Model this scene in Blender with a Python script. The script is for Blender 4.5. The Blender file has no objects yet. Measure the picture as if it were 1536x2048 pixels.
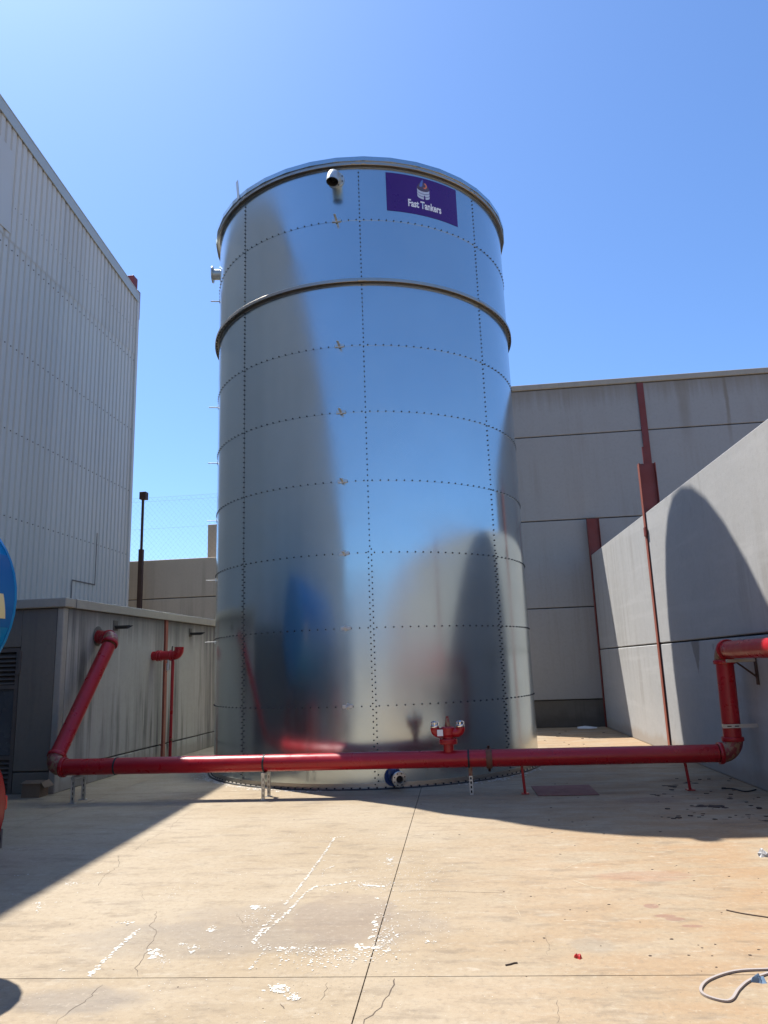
import bpy, bmesh, math, random
from mathutils import Vector, Matrix
random.seed(7)
S = bpy.context.scene
COL = S.collection
PI = math.pi
rad = math.radians

# ------------------------------------------------------------------ camera, sky, sun, exposure
CX, CY, F, EYE = 768.0, 1024.0, 1460.0, Vector((0, 0, 1.65))
_up = Vector((525 - CX, -5900 - CY, F)).normalized()
_yy = Vector((938 - CX, 1326 - CY, F))
_yy = (_yy - _up * _yy.dot(_up)).normalized()
_xx = _yy.cross(_up)
if _xx.x < 0:
    _xx = -_xx
W2 = Matrix((_xx, _yy, _up))                       # photo axes (right, down, forward) -> world
cam = bpy.data.cameras.new('camera')
cam.sensor_fit = 'HORIZONTAL'
cam.sensor_width = 36.0
cam.lens = 36.0 * F / 1536.0
cam.clip_end = 2000
cam.clip_start = 0.05
cam_o = bpy.data.objects.new('camera', cam)
COL.objects.link(cam_o)
R3 = Matrix((W2 @ Vector((1, 0, 0)), W2 @ Vector((0, -1, 0)), W2 @ Vector((0, 0, -1)))).transposed()
cam_o.matrix_world = Matrix.Translation(EYE) @ R3.to_4x4()
S.camera = cam_o

SUN_EL, SUN_AZ = rad(63.1), rad(53.4)              # azimuth from +Y towards -X
sun_dir = Vector((-math.sin(SUN_AZ) * math.cos(SUN_EL), math.cos(SUN_AZ) * math.cos(SUN_EL), math.sin(SUN_EL)))
world = bpy.data.worlds.new('World')
S.world = world
world.use_nodes = True
wn = world.node_tree
wn.nodes.clear()
sky = wn.nodes.new('ShaderNodeTexSky')
sky.sky_type = 'NISHITA'
sky.sun_disc = False
sky.sun_elevation = SUN_EL
sky.sun_rotation = -SUN_AZ
sky.air_density = 1.0
sky.dust_density = 0.95
sky.ozone_density = 2.5
bg = wn.nodes.new('ShaderNodeBackground')
bg.inputs['Strength'].default_value = 0.09
wo = wn.nodes.new('ShaderNodeOutputWorld')
tint = wn.nodes.new('ShaderNodeMix')                # camera white balance: a slightly richer blue
tint.data_type = 'RGBA'
tint.blend_type = 'MULTIPLY'
tint.inputs[0].default_value = 1.0
tint.inputs[7].default_value = (0.86, 1.13, 1.47, 1)
wn.links.new(sky.outputs[0], tint.inputs[6])
wn.links.new(tint.outputs[2], bg.inputs['Color'])
wn.links.new(bg.outputs[0], wo.inputs[0])
sl = bpy.data.lights.new('sun', 'SUN')
sl.energy = 5.0
sl.angle = rad(0.53)
sl.color = (1.0, 0.95, 0.87)
so = bpy.data.objects.new('sun', sl)
COL.objects.link(so)
so.location = sun_dir * 60
so.rotation_euler = (-sun_dir).to_track_quat('-Z', 'Y').to_euler()
S.view_settings.view_transform = 'Standard'
S.view_settings.look = 'None'
S.view_settings.gamma = 1
S.view_settings.exposure = 0.75
S.view_settings.use_curve_mapping = False
S.cycles.use_denoising = True
S.cycles.max_bounces = 10
S.cycles.blur_glossy = 0.3
S.cycles.sample_clamp_indirect = 6.0


def ray(px, py):
    return W2 @ Vector((px - CX, py - CY, F))


def G(px, py, z=0.0):                              # photo pixel -> point on the ground
    d = ray(px, py)
    return EYE + d * ((z - EYE.z) / d.z)


# ------------------------------------------------------------------ object helpers
BASE = {}


def tag(o, label=None, cat=None, group=None, kind=None):
    for k, v in (('label', label), ('category', cat), ('group', group), ('kind', kind)):
        if v:
            o[k] = v
    return o


def thing(name, loc, label, cat, group=None):
    o = bpy.data.objects.new(name, None)
    o.empty_display_size = 0.2
    COL.objects.link(o)
    o.location = loc
    BASE[o.name] = Vector(loc)
    return tag(o, label, cat, group)


def base(o):
    v = Vector((0, 0, 0))
    while o is not None:
        v = v + Vector(o.location)
        o = o.parent
    return v


class MB:
    """collects shapes; build() links them as one mesh object"""

    def __init__(s):
        s.v, s.f, s.sm = [], [], []

    def add(s, vs, fs, smooth=False):
        n = len(s.v)
        s.v += [Vector(v) for v in vs]
        s.f += [[i + n for i in f] for f in fs]
        s.sm += [smooth] * len(fs)
        return s

    def box(s, x0, x1, y0, y1, z0, z1, b=0.0, m=None):
        x0, x1 = sorted((x0, x1)); y0, y1 = sorted((y0, y1)); z0, z1 = sorted((z0, z1))
        if b <= 0:
            vs = [Vector((x, y, z)) for z in (z0, z1) for y in (y0, y1) for x in (x0, x1)]
            fs = [(0, 2, 3, 1), (4, 5, 7, 6), (0, 1, 5, 4), (2, 6, 7, 3), (0, 4, 6, 2), (1, 3, 7, 5)]
        else:
            bm = bmesh.new()
            bmesh.ops.create_cube(bm, size=1.0)
            for v in bm.verts:
                v.co = Vector(((x0 + x1) / 2 + v.co.x * (x1 - x0), (y0 + y1) / 2 + v.co.y * (y1 - y0), (z0 + z1) / 2 + v.co.z * (z1 - z0)))
            bmesh.ops.bevel(bm, geom=bm.edges[:], offset=b, segments=1, affect='EDGES')
            bm.verts.index_update()
            vs = [v.co.copy() for v in bm.verts]
            fs = [[v.index for v in f.verts] for f in bm.faces]
            bm.free()
        if m is not None:
            vs = [m @ v for v in vs]
        return s.add(vs, fs)

    def prism(s, pts, d):
        """polygon pts (3D, planar) extruded by vector d"""
        n = len(pts)
        d = Vector(d)
        vs = [Vector(p) for p in pts] + [Vector(p) + d for p in pts]
        fs = [list(range(n))[::-1], list(range(n, 2 * n))] + [[i, (i + 1) % n, n + (i + 1) % n, n + i] for i in range(n)]
        return s.add(vs, fs)

    def sweep(s, path, r, n=20, caps=True, smooth=True):
        path = [Vector(p) for p in path]
        rs = r if isinstance(r, (list, tuple)) else [r] * len(path)
        t0 = (path[1] - path[0]).normalized()
        a = Vector((0, 0, 1)) if abs(t0.z) < 0.9 else Vector((1, 0, 0))
        u = t0.cross(a).normalized()
        vs, k = [], len(path)
        for i, p in enumerate(path):
            t = (path[min(i + 1, k - 1)] - path[max(i - 1, 0)]).normalized()
            u = (u - t * u.dot(t)).normalized()
            w = t.cross(u)
            vs += [p + (u * math.cos(2 * PI * j / n) + w * math.sin(2 * PI * j / n)) * rs[i] for j in range(n)]
        fs = [[i * n + j, i * n + (j + 1) % n, (i + 1) * n + (j + 1) % n, (i + 1) * n + j] for i in range(k - 1) for j in range(n)]
        s.add(vs, fs, smooth)
        if caps:
            s.add(vs[:n], [list(range(n))[::-1]])
            s.add(vs[-n:], [list(range(n))])
        return s

    def lathe(s, prof, o, axis=(0, 0, 1), n=24, a0=0.0, a1=2 * PI, smooth=True, ref=None):
        """prof: (radius, height) pairs about axis through o"""
        o, ax = Vector(o), Vector(axis).normalized()
        r0 = Vector(ref) if ref else (Vector((1, 0, 0)) if abs(ax.x) < 0.9 else Vector((0, 1, 0)))
        u = (r0 - ax * r0.dot(ax)).normalized()
        w = ax.cross(u)
        full = abs(a1 - a0 - 2 * PI) < 1e-6
        m = n if full else n + 1
        vs = []
        for (r, h) in prof:
            vs += [o + ax * h + (u * math.cos(a0 + (a1 - a0) * j / n) + w * math.sin(a0 + (a1 - a0) * j / n)) * r for j in range(m)]
        fs = []
        for i in range(len(prof) - 1):
            for j in range(n):
                k = (j + 1) % m
                fs.append([i * m + j, i * m + k, (i + 1) * m + k, (i + 1) * m + j])
        return s.add(vs, fs, smooth)

    def build(s, name, m, parent=None, off=None, kind=None, label=None, sharp=35):
        me = bpy.data.meshes.new(name)
        o0 = base(parent) if parent is not None else Vector((0, 0, 0))
        if off is not None:
            o0 = o0 + Vector(off) - o0
        me.from_pydata([v - o0 for v in s.v], [], s.f)
        me.polygons.foreach_set('use_smooth', s.sm)
        me.materials.append(m)
        me.validate()
        bm = bmesh.new(); bm.from_mesh(me)
        bmesh.ops.remove_doubles(bm, verts=bm.verts, dist=1e-5)
        bmesh.ops.recalc_face_normals(bm, faces=bm.faces)
        bm.to_mesh(me); bm.free()
        if any(s.sm):
            me.set_sharp_from_angle(angle=rad(sharp))
        o = bpy.data.objects.new(name, me)
        COL.objects.link(o)
        if parent is not None:
            o.parent = parent
            if off is not None:
                o.location = Vector(off) - base(parent)
        elif off is not None:
            o.location = off
        if kind:
            o['kind'] = kind
        if label:
            o['label'] = label
        return o


def share(o, name, parent, loc, rotz=None):
    """a copy of a piece that shares its mesh"""
    c = o.copy()
    c.name = name
    COL.objects.link(c)
    c.parent = parent
    c.location = Vector(loc) - base(parent)
    if rotz is not None:
        c.rotation_euler = (0, 0, rotz)
    return c


def copy_tree(root, loc, label=None, rotz=None):
    c = root.copy(); COL.objects.link(c)
    c.location = loc
    if rotz is not None:
        c.rotation_euler = (0, 0, rotz)
    if label:
        c['label'] = label
    for ch in list(root.children):
        d = ch.copy(); COL.objects.link(d); d.parent = c
        for g in list(ch.children):
            e = g.copy(); COL.objects.link(e); e.parent = d
    return c


def arc(p0, corner, p1, r, n=8):
    """points of a round elbow joining p0-corner-p1"""
    p0, c, p1 = Vector(p0), Vector(corner), Vector(p1)
    a, b = (p0 - c).normalized(), (p1 - c).normalized()
    ang = a.angle(b)
    d = r / math.tan(ang / 2)
    o = c + (a + b).normalized() * (r / math.sin(ang / 2))
    s0, s1 = c + a * d - o, c + b * d - o
    sw = s0.angle(s1)
    out = []
    for i in range(n + 1):
        t = i / n
        out.append(o + (s0 * math.sin((1 - t) * sw) + s1 * math.sin(t * sw)) / math.sin(sw))
    return out


# ------------------------------------------------------------------ material helpers
class NT:
    def __init__(s, name):
        s.m = bpy.data.materials.new(name)
        s.m.use_nodes = True
        s.t = s.m.node_tree
        s.t.nodes.clear()
        s.out = s.t.nodes.new('ShaderNodeOutputMaterial')
        s.b = s.t.nodes.new('ShaderNodeBsdfPrincipled')
        s.t.links.new(s.b.outputs[0], s.out.inputs[0])
        g = s.t.nodes.new('ShaderNodeNewGeometry')
        s.pos = g.outputs['Position']

    def n(s, typ, **kw):
        x = s.t.nodes.new(typ)
        for k, v in kw.items():
            setattr(x, k, v)
        return x

    def set(s, sock, v):
        if isinstance(v, bpy.types.NodeSocket):
            s.t.links.new(v, sock)
        elif isinstance(v, tuple) and len(v) == 3 and sock.type == 'RGBA':
            sock.default_value = (*v, 1)
        else:
            sock.default_value = v

    def scaled(s, sc, off=(0, 0, 0)):
        x = s.n('ShaderNodeMapping')
        s.set(x.inputs['Vector'], s.pos)
        x.inputs['Scale'].default_value = sc
        x.inputs['Location'].default_value = off
        return x.outputs[0]

    def noise(s, scale=1.0, detail=4.0, rough=0.55, vec=None, dist=0.0):
        x = s.n('ShaderNodeTexNoise')
        s.set(x.inputs['Vector'], vec if vec is not None else s.pos)
        x.inputs['Scale'].default_value = scale
        x.inputs['Detail'].default_value = detail
        x.inputs['Roughness'].default_value = rough
        x.inputs['Distortion'].default_value = dist
        return x.outputs['Fac']

    def ramp(s, fac, lo, hi, a=0.0, b=1.0):
        x = s.n('ShaderNodeMapRange', interpolation_type='SMOOTHSTEP')
        s.set(x.inputs['Value'], fac)
        x.inputs['From Min'].default_value = lo
        x.inputs['From Max'].default_value = hi
        x.inputs['To Min'].default_value = a
        x.inputs['To Max'].default_value = b
        return x.outputs[0]

    def mix(s, fac, a, b, mode='MIX'):
        x = s.n('ShaderNodeMix', data_type='RGBA', blend_type=mode)
        s.set(x.inputs['Factor'], fac)
        s.set(x.inputs['A'] if False else x.inputs[6], a)
        s.set(x.inputs[7], b)
        return x.outputs[2]

    def math(s, op, a, b=0.0):
        x = s.n('ShaderNodeMath', operation=op)
        s.set(x.inputs[0], a)
        s.set(x.inputs[1], b)
        return x.outputs[0]

    def xyz(s):
        x = s.n('ShaderNodeSeparateXYZ')
        s.set(x.inputs[0], s.pos)
        return x.outputs

    def bump(s, h, strength=0.3, dist=0.01):
        x = s.n('ShaderNodeBump')
        x.inputs['Strength'].default_value = strength
        x.inputs['Distance'].default_value = dist
        s.set(x.inputs['Height'], h)
        s.set(s.b.inputs['Normal'], x.outputs[0])

    def done(s, col=None, rough=None, metal=None, spec=None):
        if col is not None: s.set(s.b.inputs['Base Color'], col)
        if rough is not None: s.set(s.b.inputs['Roughness'], rough)
        if metal is not None: s.set(s.b.inputs['Metallic'], metal)
        if spec is not None: s.set(s.b.inputs['Specular IOR Level'], spec)
        return s.m


def sc3(c, k):
    return tuple(x * k for x in c)


def paint(name, c, rough=0.5, var=0.12, scale=3.0, metal=0.0, bump=0.05, bscale=60, wear=None, wear_amt=0.62, spec=0.5):
    t = NT(name)
    col = t.mix(t.noise(scale, 5), sc3(c, 1 - var), sc3(c, 1 + var))
    if wear:
        col = t.mix(t.ramp(t.noise(scale * 2.7, 6, 0.65), wear_amt, wear_amt + 0.08), col, wear)
    if bump:
        t.bump(t.noise(bscale, 3), bump, 0.01)
    r = t.ramp(t.noise(scale * 1.7, 4), 0.3, 0.7, max(0.02, rough - 0.08), min(1, rough + 0.08))
    return t.done(col, r, metal, spec)


def concrete(name, c, dirt, streak=0.35, var=0.10, top=None, bump=0.25, stain=None, courses=False):
    """cast panel: cloudy tone, vertical run-off streaks, pores"""
    t = NT(name)
    col = t.mix(t.noise(0.9, 6, 0.6), sc3(c, 1 - var), sc3(c, 1 + var))
    col = t.mix(t.math('MULTIPLY', t.ramp(t.noise(14, 5, 0.7), 0.45, 0.75), 0.35), col, sc3(c, 0.78))
    st = t.noise(1.0, 5, 0.65, t.scaled((4.5, 4.5, 0.22)))
    m2 = t.ramp(t.noise(0.45, 3, 0.5), 0.40, 0.65)
    col = t.mix(t.math('MULTIPLY', t.math('MULTIPLY', t.ramp(st, 0.45, 0.66), m2), streak), col, dirt)
    if streak > 0.8:                               # heavy run-off: broad dark bands and pale lime runs
        s2 = t.noise(1.0, 4, 0.6, t.scaled((2.6, 2.6, 0.12), (5, 3, 1)))
        col = t.mix(t.math('MULTIPLY', t.ramp(s2, 0.5, 0.68), 0.55), col, sc3(dirt, 1.5))
        s3 = t.noise(1.0, 5, 0.7, t.scaled((7, 7, 0.16), (2, 8, 4)))
        col = t.mix(t.math('MULTIPLY', t.ramp(s3, 0.56, 0.68), 0.5), col, sc3(c, 1.35))
    z = t.xyz()[2]
    if courses:                                    # trowel bands, scuffs and one wet stain under the joint
        hb = t.noise(1.0, 5, 0.65, t.scaled((0.25, 0.25, 3.2)))
        col = t.mix(t.math('MULTIPLY', t.ramp(hb, 0.5, 0.66), 0.4), col, sc3(c, 1.16))
        hd = t.noise(1.0, 6, 0.75, t.scaled((2.0, 2.0, 1.4), (3, 7, 1)))
        col = t.mix(t.math('MULTIPLY', t.ramp(hd, 0.56, 0.70), 0.35), col, sc3(c, 0.78))
        pd = t.noise(38, 3, 0.6)
        col = t.mix(t.ramp(pd, 0.69, 0.74, 0, 0.5), col, sc3(c, 0.5))
        dy = t.math('DIVIDE', t.math('SUBTRACT', t.xyz()[1], 11.78), t.math('ADD', 0.03, t.math('MULTIPLY', 0.38, t.math('MAXIMUM', 0.0, t.math('SUBTRACT', z, 1.36)))))
        dz = t.math('DIVIDE', t.math('SUBTRACT', z, 1.75), 0.42)
        q = t.math('ADD', t.math('MULTIPLY', dy, dy), t.math('MULTIPLY', dz, dz))
        q = t.math('ADD', q, t.math('MULTIPLY', t.math('SUBTRACT', t.noise(9, 4, 0.7), 0.5), 1.2))
        col = t.mix(t.math('MULTIPLY', t.ramp(q, 0.4, 1.2, 0.6, 0), t.ramp(z, 1.86, 1.87, 1, 0)), col, (0.14, 0.12, 0.095))
    if top:                                        # run-off dirt that hangs from the coping
        zt, ln, amt, tc = top
        if zt > 5:                                 # two brown drip lines below the coping
            for (x_, w_, a_) in ((7.15, 0.07, 0.6), (6.05, 0.22, 0.4)):
                dx = t.math('ABSOLUTE', t.math('SUBTRACT', t.math('ADD', t.xyz()[0], t.math('MULTIPLY', t.math('SUBTRACT', t.noise(1.5, 4), 0.5), 0.12)), x_))
                col = t.mix(t.math('MULTIPLY', t.ramp(dx, w_ * 0.2, w_, a_, 0), t.ramp(z, 6.6, 8.2)), col, tc)
        e = t.math('ADD', z, t.math('MULTIPLY', t.noise(1.0, 4, 0.7, t.scaled((7, 7, 0.1))), ln))
        col = t.mix(t.ramp(e, zt, zt + ln * 0.7, 0, amt), col, tc)
    if stain:
        zb, sc_, amt = stain
        e = t.math('SUBTRACT', z, t.math('MULTIPLY', t.noise(2.2, 5, 0.7), zb))
        col = t.mix(t.ramp(e, -zb * 0.2, zb * 0.35, amt, 0), col, sc_)
    h = t.math('ADD', t.math('MULTIPLY', t.noise(55, 4, 0.7), 0.5), t.noise(5, 4))
    t.bump(h, bump, 0.012)
    return t.done(col, t.ramp(t.noise(6, 3), 0.3, 0.7, 0.75, 0.95), 0.0, 0.3)


def galvanised(name, c, rough, warp=0.0, spots=0.15, haze=0.0, vary=0.0):
    t = NT(name)
    cloud = t.noise(1.3, 5, 0.6)
    col = t.mix(cloud, sc3(c, 0.92), sc3(c, 1.06))
    fine = t.noise(1.0, 4, 0.7, t.scaled((9, 9, 60)))
    sp = t.math('MULTIPLY', t.ramp(t.noise(16, 5, 0.75), 0.56, 0.75), spots)
    col = t.mix(sp, col, sc3(c, 0.70))
    run = t.ramp(t.noise(1.0, 5, 0.7, t.scaled((10, 10, 0.5))), 0.6, 0.75)   # water runs
    col = t.mix(t.math('MULTIPLY', run, spots * 0.6), col, sc3(c, 0.8))
    r = t.math('ADD', t.ramp(t.noise(0.8, 4, 0.6), 0.3, 0.7, rough - 0.03, rough + 0.06), t.math('MULTIPLY', t.math('SUBTRACT', fine, 0.5), 0.06))
    if vary:
        oi = t.n('ShaderNodeObjectInfo').outputs['Random']
        r = t.math('ADD', r, t.math('MULTIPLY', oi, vary))
        col = t.mix(t.math('MULTIPLY', oi, 0.5), col, sc3(c, 0.9))
    if warp:
        t.bump(t.noise(0.9, 2, 0.5), warp, 0.02)
    if haze:                                       # dull zinc patina over the bright metal
        b2 = t.n('ShaderNodeBsdfPrincipled')
        t.set(b2.inputs['Base Color'], col)
        b2.inputs['Metallic'].default_value = 0.8
        b2.inputs['Roughness'].default_value = 0.5
        ms = t.n('ShaderNodeMixShader')
        t.set(ms.inputs[0], t.ramp(t.noise(1.4, 4, 0.55), 0.3, 0.7, haze * 0.85, haze * 1.15))
        t.t.links.new(t.b.outputs[0], ms.inputs[1])
        t.t.links.new(b2.outputs[0], ms.inputs[2])
        t.t.links.new(ms.outputs[0], t.out.inputs[0])
    return t.done(col, r, 1.0)


M = {}
M['tank'] = galvanised('galvanised_sheet', (0.55, 0.63, 0.655), 0.155, 0.07, 0.10, 0.11, 0.04)
M['galv'] = galvanised('galvanised_steel', (0.60, 0.60, 0.58), 0.38, 0, 0.4)
M['ring'] = galvanised('weathered_angle_steel', (0.46, 0.43, 0.38), 0.36, 0, 0.6, 0.2)
M['bolt'] = paint('dark_bolt', (0.045, 0.047, 0.05), 0.45, metal=0.6, bump=0)
M['rubber'] = paint('black_seal', (0.02, 0.02, 0.022), 0.6)
M['red'] = paint('red_pipe_paint', (0.37, 0.008, 0.014), 0.33, 0.20, 3.5, bump=0.03, bscale=25, wear=(0.24, 0.015, 0.018), spec=0.5)
M['redrust'] = paint('rusty_red_elbow', (0.22, 0.035, 0.03), 0.5, 0.25, 6, wear=(0.26, 0.15, 0.08), wear_amt=0.47)
M['oldred'] = paint('primer_red_steel', (0.16, 0.024, 0.016), 0.55, 0.2, 2.5, wear=(0.10, 0.022, 0.016), wear_amt=0.6)
M['orange'] = paint('faded_and_sunlit_orange', (0.27, 0.075, 0.045), 0.6, 0.15, 3, wear=(0.16, 0.05, 0.03))  # left column's own orange; also painted sunlight on a right column flange
M['wire'] = paint('dull_net_wire', (0.10, 0.10, 0.10), 0.7, bump=0)
M['brown'] = paint('rusty_brown_steel', (0.055, 0.028, 0.02), 0.7, 0.2, 4)
M['rustring'] = paint('rusted_coupling', (0.15, 0.06, 0.035), 0.7, 0.3, 12)
M['blackplastic'] = paint('dark_spout', (0.018, 0.018, 0.018), 0.55)
M['clad'] = paint('white_painted_cladding', (0.54, 0.51, 0.46), 0.42, 0.05, 0.8, bump=0.02, bscale=8)
def clad_mat():
    t = NT('weathered_white_cladding')
    oi = t.n('ShaderNodeObjectInfo').outputs['Random']
    col = t.mix(oi, (0.52, 0.492, 0.44), (0.575, 0.545, 0.49))
    col = t.mix(t.math('MULTIPLY', t.ramp(t.noise(1.0, 5, 0.7, t.scaled((3, 3, 0.18))), 0.5, 0.75), 0.35), col, (0.42, 0.41, 0.39))
    col = t.mix(t.ramp(t.noise(1.0, 5, 0.7, t.scaled((5, 5, 0.35), (7, 1, 2))), 0.70, 0.76, 0, 0.5), col, (0.30, 0.21, 0.14))
    t.bump(t.noise(3, 3), 0.06, 0.02)
    return t.done(col, 0.45, 0.0, 0.4)


M['sheet'] = clad_mat()
M['trim'] = paint('grey_flashing', (0.40, 0.43, 0.42), 0.45, 0.06, 1)
M['dark'] = paint('dark_gap', (0.015, 0.015, 0.015), 0.9)
M['purple'] = paint('purple_vinyl', (0.050, 0.008, 0.16), 0.3, 0.1, 1.5, bump=0)
M['white'] = paint('white_print', (0.8, 0.8, 0.82), 0.4, 0.02, 3, bump=0)
M['chrome'] = paint('chrome_cap', (0.75, 0.75, 0.76), 0.18, 0.05, 9, metal=1.0)
M['bluevalve'] = paint('blue_valve_paint', (0.03, 0.07, 0.20), 0.4)
M['nozzle'] = paint('pale_flange_steel', (0.50, 0.53, 0.52), 0.42, 0.12, 8, metal=0.7)
M['truckblue'] = paint('blue_tank_paint', (0.010, 0.21, 0.44), 0.14, 0.03, 1, bump=0)
M['truckdark'] = paint('dark_blue_band', (0.007, 0.12, 0.33), 0.16, 0.03, 1, bump=0)
M['cream'] = paint('cream_lettering', (0.75, 0.62, 0.30), 0.4, 0.03, 1, bump=0)
M['truckred'] = paint('red_mudguard', (0.32, 0.01, 0.015), 0.18, 0.06, 2, bump=0)
M['lampred'] = paint('red_lamp_lens', (0.6, 0.02, 0.02), 0.1, 0.02, 2, bump=0)
M['tyre'] = paint('dusty_tyre', (0.05, 0.048, 0.045), 0.85, 0.2, 6, bump=0.3, bscale=40)
M['mudflap'] = paint('grey_mudflap', (0.16, 0.14, 0.12), 0.8, 0.15, 5)
M['truckwhite'] = paint('white_cab_paint', (0.75, 0.76, 0.78), 0.2, 0.03, 1, bump=0)
M['glass'] = paint('dark_glass', (0.02, 0.025, 0.03), 0.05, 0.02, 1, bump=0)
M['cardboard'] = paint('brown_cardboard', (0.20, 0.14, 0.09), 0.85, 0.12, 6)
M['louvre'] = paint('brown_louvre', (0.13, 0.105, 0.085), 0.6, 0.2, 5)
M['dirtyglass'] = paint('dirty_door_panel', (0.10, 0.105, 0.105), 0.3, 0.5, 1.2, bump=0)
M['strapweb'] = paint('pale_webbing', (0.33, 0.29, 0.27), 0.8, 0.08, 30)
M['paintmark'] = paint('white_floor_paint', (0.66, 0.635, 0.58), 0.7, 0.15, 20, wear=(0.34, 0.285, 0.21), wear_amt=0.5)
M['scuff'] = paint('pale_scratch', (0.42, 0.355, 0.25), 0.8, 0.1, 20)
M['crack'] = paint('crack_shade', (0.10, 0.075, 0.055), 0.95, 0.3, 20)
M['twig'] = paint('dry_twig', (0.06, 0.04, 0.03), 0.9)
M['scrapred'] = paint('red_scrap', (0.5, 0.02, 0.02), 0.5)
M['scrapwhite'] = paint('white_scrap', (0.75, 0.75, 0.75), 0.5)
M['scrapgrey'] = paint('dull_white_scrap', (0.42, 0.42, 0.42), 0.5, 0.4, 30)
M['scrapblue'] = paint('blue_grey_rag', (0.14, 0.22, 0.32), 0.8)
M['coverplate'] = paint('dusty_red_cover', (0.20, 0.085, 0.07), 0.7, 0.15, 4, wear=(0.22, 0.14, 0.10))
M['wallR'] = concrete('pale_precast', (0.385, 0.385, 0.38), (0.27, 0.26, 0.24), 0.55, 0.10, courses=True, stain=(0.35, (0.30, 0.25, 0.20), 0.6))
M['wallB'] = concrete('grey_precast', (0.325, 0.318, 0.30), (0.25, 0.225, 0.19), 0.35, 0.06, top=(8.75, 1.1, 0.55, (0.19, 0.15, 0.10)))
M['plinth'] = concrete('dirty_plinth', (0.13, 0.115, 0.095), (0.05, 0.045, 0.04), 0.8, 0.25, stain=(0.5, (0.08, 0.07, 0.06), 0.7))
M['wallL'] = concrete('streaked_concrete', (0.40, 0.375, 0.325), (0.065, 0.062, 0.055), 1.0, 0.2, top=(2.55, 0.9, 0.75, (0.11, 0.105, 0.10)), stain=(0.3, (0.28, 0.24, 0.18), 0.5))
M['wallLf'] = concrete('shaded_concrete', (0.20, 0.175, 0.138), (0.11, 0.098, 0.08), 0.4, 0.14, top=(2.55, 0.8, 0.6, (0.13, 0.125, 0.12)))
M['cap'] = concrete('coping_concrete', (0.36, 0.325, 0.265), (0.24, 0.22, 0.2), 0.5, 0.12)
M['tan'] = concrete('tan_concrete', (0.52, 0.44, 0.335), (0.32, 0.27, 0.2), 0.5, 0.1)


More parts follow.
